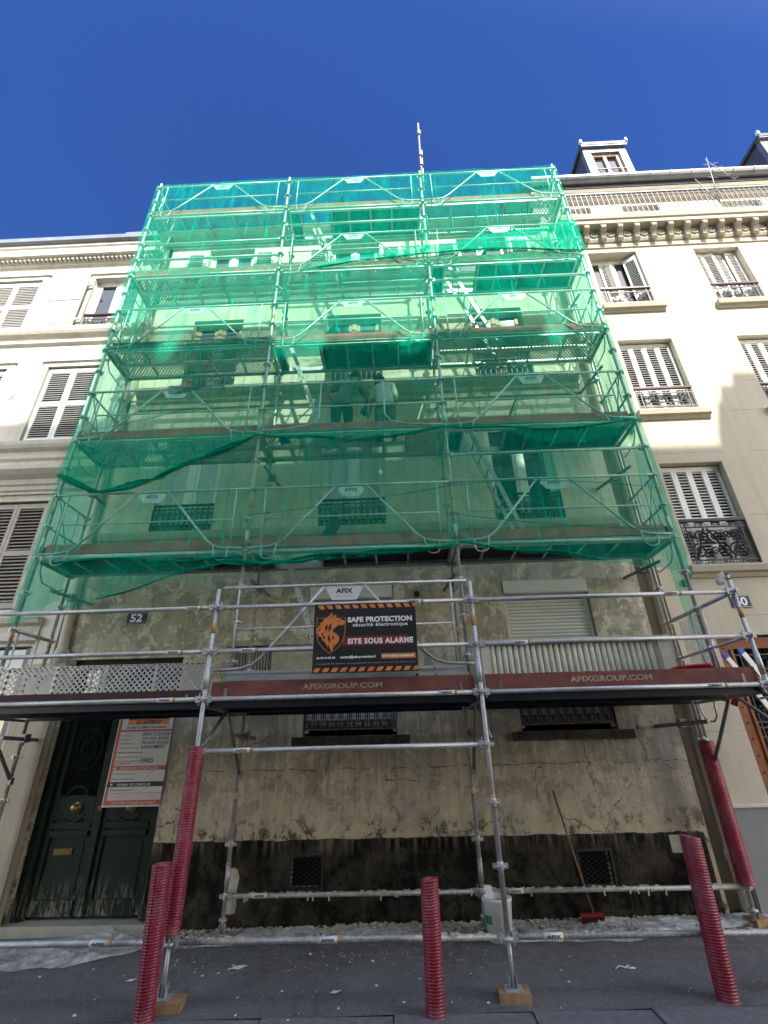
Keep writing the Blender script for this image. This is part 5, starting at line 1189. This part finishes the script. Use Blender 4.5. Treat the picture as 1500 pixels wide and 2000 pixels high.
for k_ in range(1900):
    x = rk.uniform(-.6, 6.1); y = 1.03-abs(rk.gauss(0, .13)); crumb_at(mb, x, y-.01, rk.uniform(.005, .022)*(1.3 if 1.2 < x < 2.6 else .9))
for k_ in range(260): x = rk.uniform(-.3, 3.2); crumb_at(mb, x, rk.uniform(-.1, .9), rk.uniform(.003, .008))
build(mb, 'rubble', 'crumb', label='crumbled pale plaster rubble along the foot of the wall', cat='rubble', kind='stuff')
mb = MB()
for k_ in range(110):
    x, y = rk.uniform(-2.4, 6), rk.uniform(-1.1, .3); crumb_at(mb, x, y, rk.choice((.004, .005, .007, .012)), .3)
build(mb, 'paint_flakes', 'paper_scrap', label='scattered white paint flakes on the asphalt pavement', cat='paint flakes', kind='stuff')
mb = MB(); pts = [(4.00, -.26), (4.05, -.22), (4.10, -.24), (4.14, -.21), (4.18, -.25), (4.13, -.27), (4.09, -.25)]
mb.tube([(x, y, gz(x, y)+.008+.006*(i % 2)) for i, (x, y) in enumerate(pts)], .007, 5); build(mb, 'string', 'paper_scrap', label='tangled white string lying on the pavement beside the right kerb sleeve', cat='string', loc=(4.1, -.24, 0))
for x, y, s_, lab in ((.42, -.02, .07, 'crumpled white scrap of paper on the pavement right of the left red sleeves'), (-.52, -.22, .035, 'small white scrap on the pavement left of the slit red sleeve'), (1.45, -.55, .04, 'pale scrap of plaster on the pavement left of the middle red sleeve')):
    cloth_sheet('paper_scrap', 0, 1, 0, 1, lambda u, v, q, w: (x+(u-.5)*s_*1.6+(v-.5)*s_, y+(v-.5)*s_*1.4, gz(x, y)+.006+s_*.35*abs(mnoise.noise((u*4+x*9, v*4, 1)))), 8, 8, 'paper_scrap', label=lab, cat='scrap', loc=(x, y, gz(x, y)), group='scraps on the pavement')
# ================================================================ green debris netting
def net_sheet(name, lab, x0, x1, top, bot, y, mat_, seed, amp=.03, nx=130, nz=40, tie=None, grp='green debris nets', axis='x', cat='debris net'):
    m_ = MB(); vs_ = []
    for j in range(nz+1):
        for i in range(nx+1):
            x = x0+(x1-x0)*i/nx; v = j/nz; a, b = interp(top, x), interp(bot, x); z = a+(b-a)*v
            d = amp*(.6*mnoise.noise((x*1.1, z*.6, seed))+.5*mnoise.noise((x*2.6+z*.8, z*1.7, seed+3)))
            if tie:     # pulled tight at the posts, pleats radiating from the ties along the lower edge
                f = math.exp(-min(abs(x-p) for p in tie)/.35)
                d *= 1-.6*f; d += .025*math.sin(x*26+z*6+seed)*v**3+.03*f*math.sin((x+z)*19)*v**2
            vs_.append((x, y+d-.015, z) if axis == 'x' else (y+d*.7, x, z))
    m_.add(vs_, [(j*(nx+1)+i, j*(nx+1)+i+1, (j+1)*(nx+1)+i+1, (j+1)*(nx+1)+i) for j in range(nz) for i in range(nx)], 0, True)
    o = build(m_, name, mat_, label=lab, cat=cat, group=grp, loc=((x0+x1)/2, y, min(p[1] for p in bot)) if axis == 'x' else (y, (x0+x1)/2, min(p[1] for p in bot)))
    return o
def bundle(parent, pts, r, seed, sub=5, n=9, twist=1.5):
    """gathered folds along an edge: several strands of bunched netting"""
    m_ = MB(); P = []
    for a, b in zip(pts, pts[1:]):
        for k_ in range(10): P.append(Vector(a).lerp(Vector(b), k_/10))
    P.append(Vector(pts[-1])); rk = random.Random(seed)
    for s_ in range(sub):
        ph = rk.uniform(0, 6.3); q = []; rr = []
        for i, p in enumerate(P):
            u = i/(len(P)-1); w = math.sin(math.pi*((u*(len(pts)-1)) % 1))**.7
            off = r*(.35+.9*w); q.append(p+Vector((0, -.02+off*.4*math.cos(ph+u*twist*6), off*math.sin(ph+u*twist*6)))); rr.append(r*(.22+.35*w)*rk.uniform(.8, 1.2))
        m_.tube(q, rr, n, 0)
    return build(m_, 'gathered_edge', 'net_thick', parent)
T = XS
net_sheet('debris_net', 'topmost green debris net, stretched along the front of the two upper decks', -2.99, 5.97, [(-3, 13.40), (0, 13.43), (1.5, 13.38), (2.97, 13.42), (4.4, 13.40), (6, 13.42)], [(-3, 10.38), (-1.5, 10.28), (0, 10.42), (1.5, 10.30), (2.97, 10.42), (4.5, 10.3), (6, 10.4)], -.088, 'net', 1, .03, tie=T)
n2 = net_sheet('debris_net', 'second green debris net from the top, half sunlit at its foot', -2.99, 5.97, [(-3, 10.46), (0, 10.44), (6, 10.45)], [(-3, 8.30), (-1.5, 8.16), (-.4, 8.10), (0, 8.34), (.9, 8.12), (1.8, 8.0), (2.97, 8.20), (4.4, 8.02), (6, 8.25)], -.098, 'net', 2, .035, tie=T)
n3 = net_sheet('debris_net', 'third green debris net from the top, before the two workers', -2.99, 5.97, [(-3, 8.42), (0, 8.40), (6, 8.44)], [(-3, 5.62), (-2.25, 5.38), (-1.5, 5.55), (-.8, 5.92), (0, 6.34), (.8, 6.12), (1.8, 6.14), (2.97, 6.36), (3.8, 6.22), (4.6, 5.98), (5.3, 6.02), (6, 6.30)], -.093, 'net', 3, .045, tie=T)
bundle(n3, [(-3, -.1, 5.72), (-2.25, -.12, 5.40), (-1.5, -.1, 5.57), (-.8, -.1, 5.94), (0, -.09, 6.36)], .042, 4, 3); bundle(n3, [(0, -.09, 6.36), (1.5, -.1, 6.16), (2.97, -.09, 6.36)], .030, 5, 2); bundle(n3, [(2.97, -.09, 6.36), (4.4, -.10, 6.24), (5.97, -.09, 6.34)], .024, 6, 2)
n4 = net_sheet('debris_net', 'lowest green debris net whose loose corners hang below the brown boards', -2.99, 5.99, [(-3, 6.36), (0, 6.42), (6, 6.4)], [(-3, 3.42), (-2.6, 3.52), (-2.19, 3.64), (-1.2, 3.95), (-.3, 4.20), (0, 4.24), (.7, 4.17), (1.6, 4.22), (2.97, 4.37), (4.0, 4.20), (5.0, 4.02), (6, 3.88)], -.09, 'net', 5, .04, tie=T)
bundle(n4, [(-.3, -.1, 4.22), (.6, -.1, 4.20), (1.6, -.1, 4.27), (2.97, -.09, 4.38)], .040, 7, 4); bundle(n4, [(2.97, -.09, 4.38), (3.9, -.1, 4.25), (4.9, -.1, 4.07)], .028, 8, 2); bundle(n4, [(-1.9, -.1, 3.74), (-1.0, -.1, 4.02), (-.1, -.09, 4.26)], .022, 9, 2); bundle(n4, [(-.1, -.09, 4.26), (-1.0, -.1, 4.28), (-2.6, -.1, 4.30)], .03, 14, 3)
n5 = net_sheet('debris_net', 'loose triangle of doubled green net across the upper right bay', .5, 5.99, [(.5, 10.20), (1.58, 10.55), (3.12, 10.78), (4.69, 11.06), (6, 11.34)], [(.5, 10.14), (1.6, 10.36), (3.1, 10.46), (4.6, 10.50), (6, 10.40)], -.138, 'net_double', 6, .05, 90, 12, T)
bundle(n5, [(.5, -.13, 10.18), (1.6, -.14, 10.40), (3.1, -.14, 10.50), (4.7, -.14, 10.53), (5.97, -.12, 10.42)], .024, 10, 2)
net_sheet('debris_net', 'green net along the upper left end of the scaffold', -.02, .74, [(0, 13.40), (.73, 13.38)], [(0, 8.4), (.73, 8.42)], -3.02, 'net_side', 7, .04, 12, 60, None, axis='y')
net_sheet('debris_net', 'green net hanging down the lower left end of the scaffold', -.04, .74, [(0, 8.45), (.73, 8.45)], [(-.04, 3.42), (.3, 3.75), (.74, 4.0)], -3.02, 'net_side', 8, .06, 14, 60, None, axis='y')
net_sheet('debris_net', 'green net along the upper right end of the scaffold', -.02, .74, [(0, 13.40), (.73, 13.38)], [(0, 6.3), (.73, 6.3)], 6.01, 'net_side', 9, .04, 12, 70, None, axis='y')
net_sheet('debris_net', 'narrow tail of green net hanging at the lower right end', -.04, .40, [(0, 6.42), (.4, 6.40)], [(-.04, 3.86), (.12, 3.3), (.24, 2.75), (.30, 2.9), (.40, 3.6)], 6.01, 'net', 10, .05, 14, 50, None, axis='y')
# sheet bunched over the guard plate on the left bay
cloth_sheet('dust_sheet', 0, 1, 0, 1, lambda u, v, x, y: (-1.62+.95*u+.02*fold(u*6, v*4, 2), -.085-.02*math.sin(6*u)+.05*v*v, 7.43-.15*v*(.6+.4*math.sin(5*u+1))+.03*fold(u*9, v*5, 1)), 30, 10, 'galv_dark', label='grey dust sheet bunched over the guard rail of the left bay', cat='dust sheet', loc=(-1.1, -.08, 7.3))
# thin ropes sagging across the bays
mb = MB()
for (x0, z0), (x1, z1), sg in (((-2.97, 6.55), (0, 7.35), .08), ((0, 4.95), (2.97, 5.32), .03), ((2.97, 5.32), (5.95, 5.15), -.10), ((2.97, 4.85), (5.95, 4.5), .05), ((-2.97, 9.6), (2.97, 9.95), .05)):
    mb.tube([(x0+(x1-x0)*u, -.07, z0+(z1-z0)*u-sg*4*u*(1-u)) for u in [q/12 for q in range(13)]], .005, 4)
build(mb, 'tie_rope', 'iron', S)
# cable over the road side, bag on the deck
mb = MB(); mb.tube([(.05, .62, 10.3), (.06, .60, 9.9), (.04, .6, 9.2)], .02, 6); mb.lathe([(.0, 8.95), (.07, 9.0), (.09, 9.2), (.05, 9.4), (.02, 9.44)], .05, .6, 10); build(mb, 'hoist_rope', 'iron', label='dark hoist rope and weight hanging beside the left middle standard', cat='rope', loc=(.05, .6, 9))
for x, y, z, a, mat_, lab in ((.42, -.02, 6.46, 24, 'tool_blue', 'small blue box lying on the edge of the workers\' deck'),):
    mb = MB(); mb.obox((x, y, z-.19), (.075*math.cos(R(a)), 0, .075*math.sin(R(a))), (0, .05, 0), (-.025*math.sin(R(a)), 0, .03)); mb.obox((x+.01, y-.051, z-.185), (.04, 0, .02), (0, .002, 0), (-.008, 0, .012)); build(mb, 'tool_box', mat_, label=lab, cat='box', loc=(x, y, z-.2))

# ================================================================ the two workers
def skin_mesh(verts, edges, name, mat_, parent, sub=2, root=0):
    me = bpy.data.meshes.new(name); org = ORG[parent.name]
    me.from_pydata([Vector(v[:3])-org for v in verts], edges, [])
    o = bpy.data.objects.new('tmp', me); COL.objects.link(o)
    o.modifiers.new('s', 'SKIN'); 
    lay = me.skin_vertices[0].data
    for i, v in enumerate(verts):
        r = v[3]; lay[i].radius = r if isinstance(r, tuple) else (r, r); lay[i].use_root = (i == root)
    sb = o.modifiers.new('u', 'SUBSURF'); sb.levels = sub; sb.render_levels = sub
    bpy.context.view_layer.update()
    m2 = bpy.data.meshes.new_from_object(o.evaluated_get(bpy.context.evaluated_depsgraph_get())); bpy.data.objects.remove(o); bpy.data.meshes.remove(me)
    m2.name = name; m2.materials.clear(); m2.materials.append(M[mat_])
    for p in m2.polygons: p.use_smooth = True
    ob = bpy.data.objects.new(name, m2); COL.objects.link(ob); ob.parent = parent; return ob
def worker(lab, hip, neck, head, lsh, lel, lha, rsh, rel, rha, lkn, lft, rkn, rft, shirt, trousers, hat, face):
    base = ((lft[0]+rft[0])/2, (lft[1]+rft[1])/2, 6.465); t = thing('person', lab, 'person', base, 'workers on the scaffold')
    V_ = Vector; hip, neck, head, lsh, lel, lha, rsh, rel, rha, lkn, lft, rkn, rft = [V_(q) for q in (hip, neck, head, lsh, lel, lha, rsh, rel, rha, lkn, lft, rkn, rft)]
    mid = hip.lerp(neck, .5); lh = hip+V_((-.10, 0, -.04)); rh = hip+V_((.10, 0, -.04)); f = V_(face).normalized()
    v = [(*hip, (.110, .088)), (*mid, (.105, .08)), (*hip.lerp(neck, .82), (.13, .085)), (*neck, .052), (*head.lerp(neck, .45), .055), (*(head+V_((0, 0, .0))), (.078, .088)), (*(head+V_((0, 0, .075))), .07)]
    e = [(0, 1), (1, 2), (2, 3), (3, 4), (4, 5), (5, 6)]
    def chain(start, pts):
        p = start
        for q in pts: v.append((*q[0], q[1])); e.append((p, len(v)-1)); p = len(v)-1
        return p
    hands = []
    for sh, el, ha in ((lsh, lel, lha), (rsh, rel, rha)):
        d = (ha-el).normalized(); p = chain(2, [(sh, .055), (sh.lerp(el, .55), .048), (el, .040), (el.lerp(ha, .5), .036), (ha, .026), (ha+d*.05, (.036, .018))])
        # five fingers, unequal and bent, and a thumb from the side of the palm
        s_ = d.cross(V_((0, 0, 1)));  s_ = s_.normalized() if s_.length > .1 else V_((1, 0, 0)); n_ = s_.cross(d).normalized()
        for k_, ln in enumerate((.062, .072, .067, .052)):
            b0 = ha+d*.085+s_*(k_-1.5)*.019
            chain(p, [(b0, .0095), (b0+d*ln*.5-n_*.012, .0085), (b0+d*ln*.85-n_*.034, .0072)])
        b0 = ha+d*.04-s_*.038; chain(p, [(b0, .011), (b0+d*.035-s_*.014-n_*.012, .0095), (b0+d*.06-s_*.012-n_*.03, .008)])
    for h_, kn, ft in ((lh, lkn, lft), (rh, rkn, rft)):
        chain(0, [(h_, .085), (h_.lerp(kn, .5), .078), (kn, .056), (kn.lerp(ft, .35), .056), (ft+V_((0, 0, .09)), .038), (ft+V_((0, .06, .035)), .036), (ft+V_((0, .15, .03)), .03)])
    # nose, ears
    hc = head+V_((0, 0, -.005)); chain(5, [(hc+f*.085, .022), (hc+f*.108+V_((0, 0, -.022)), .014)])
    side = f.cross(V_((0, 0, 1))).normalized()
    for sg in (1, -1): chain(5, [(hc+side*sg*.085+V_((0, 0, -.01)), .014)])
    body = skin_mesh(v, e, 'body', 'skin', t)
    v = [(*(hip+V_((0, 0, -.16))), (.175, .15)), (*(hip+V_((0, 0, -.02))), (.165, .14)), (*hip.lerp(neck, .35), (.160, .132)), (*hip.lerp(neck, .62), (.165, .128)), (*hip.lerp(neck, .84), (.170, .118)), (*hip.lerp(neck, .97), .088)]; e = [(0, 1), (1, 2), (2, 3), (3, 4), (4, 5)]
    for sh, el in ((lsh, lel), (rsh, rel)): chain(4, [(sh, .078), (sh.lerp(el, .5), .068), (sh.lerp(el, .86), .064)])
    skin_mesh(v, e, 'shirt', shirt, t)
    v = [(*(hip+V_((0, 0, .03))), (.148, .12)), (*(hip+V_((0, .0, -.06))), (.152, .13))]; e = [(0, 1)]
    for h_, kn, ft in ((lh, lkn, lft), (rh, rkn, rft)): chain(1, [(h_+V_((0, 0, -.06)), .105), (h_.lerp(kn, .35), .108), (h_.lerp(kn, .7), .094), (kn+V_((0, -.01, .03)), .088), (kn+V_((0, .01, -.05)), .080), (kn.lerp(ft, .35), .090), (kn.lerp(ft, .62), .078), (ft+V_((0, 0, .08)), .078)])
    skin_mesh(v, e, 'trousers', trousers, t)
    for ft in (lft, rft):
        skin_mesh([(*(ft+V_((0, -.05, .035))), .042), (*(ft+V_((0, .06, .04))), .045), (*(ft+V_((0, .16, .032))), .038), (*(ft+V_((0, 0, .11))), .045)], [(0, 1), (1, 2), (0, 3)], 'shoe', 'black_paint', t)
    m_ = MB(); prof = [(.098, -.02), (.104, .02), (.100, .06), (.078, .095), (.04, .115), (0, .12)]
    m_.lathe(prof, 0, 0, 16); m_.box(-.05, .05, .09, .17, -.012, .002)
    ang = math.atan2(-f.x, f.y); ca, sa = math.cos(ang), math.sin(ang)
    m_.v = [(head.x+p[0]*ca-p[1]*sa, head.y+p[0]*sa+p[1]*ca, head.z+.03+p[2]) for p in m_.v]; build(m_, 'cap', hat, t)
    m_ = MB()
    for sg in (1, -1):
        c = hc+f*.083+side*sg*.032+V_((0, 0, .012)); m_.lathe([(0, -.011), (.009, -.006), (.011, 0), (.009, .006), (0, .011)], c.x, c.y, 8); m_.v[-40:] = [(p[0], p[1], p[2]+c.z) for p in m_.v[-40:]]
    c = hc+f*.088+V_((0, 0, -.055)); m_.obox(tuple(c), tuple(side*.024), tuple(f*.004), (0, 0, .005)); build(m_, 'face', 'ink', t)
    return t
worker('worker in a grey top and dark trousers, back turned, left elbow out', (1.27, .36, 7.33), (1.40, .40, 7.77), (1.50, .43, 7.90), (1.20, .37, 7.71), (1.02, .30, 7.52), (1.12, .38, 7.30), (1.60, .40, 7.68), (1.70, .46, 7.46), (1.66, .66, 7.40),
       (1.16, .40, 6.93), (1.13, .34, 6.465), (1.38, .42, 6.93), (1.42, .38, 6.465), 'cloth_shirt', 'cloth_dark', 'cap_cloth', (.5, .8, -.25))
worker('worker in a white top and mottled trousers, turned towards the wall', (2.03, .34, 7.28), (1.98, .42, 7.72), (1.93, .47, 7.83), (1.84, .42, 7.63), (1.80, .48, 7.38), (1.74, .44, 7.14), (2.16, .38, 7.63), (2.22, .42, 7.36), (2.10, .60, 7.24),
       (1.92, .40, 6.88), (1.90, .33, 6.465), (2.12, .38, 6.88), (2.16, .32, 6.465), 'cloth_white', 'cloth_camo', 'cap_cloth', (-.4, .85, -.3))
t = thing('chisel_hammer', 'green power chisel held against the wall by the worker in grey', 'power tool', (1.66, .74, 7.38))
mb = MB(); mb.lathe([(0, -.16), (.05, -.15), (.055, .0), (.04, .08), (.025, .14), (0, .14)], 0, 0, 12); mb.v = [(1.68+p[2]*.6, .72+p[1]*.8+p[2]*.35, 7.38+p[0]) for p in mb.v]; build(mb, 'housing', 'tool_green', t)
mb = MB(); mb.tube([(1.76, .77, 7.38), (1.92, .90, 7.44)], .010, 6); build(mb, 'bit', 'galv', t)
mb = MB(); mb.tube([(1.60, .70, 7.42), (1.58, .66, 7.32), (1.66, .66, 7.28)], .018, 8); build(mb, 'handle', 'black_paint', t)
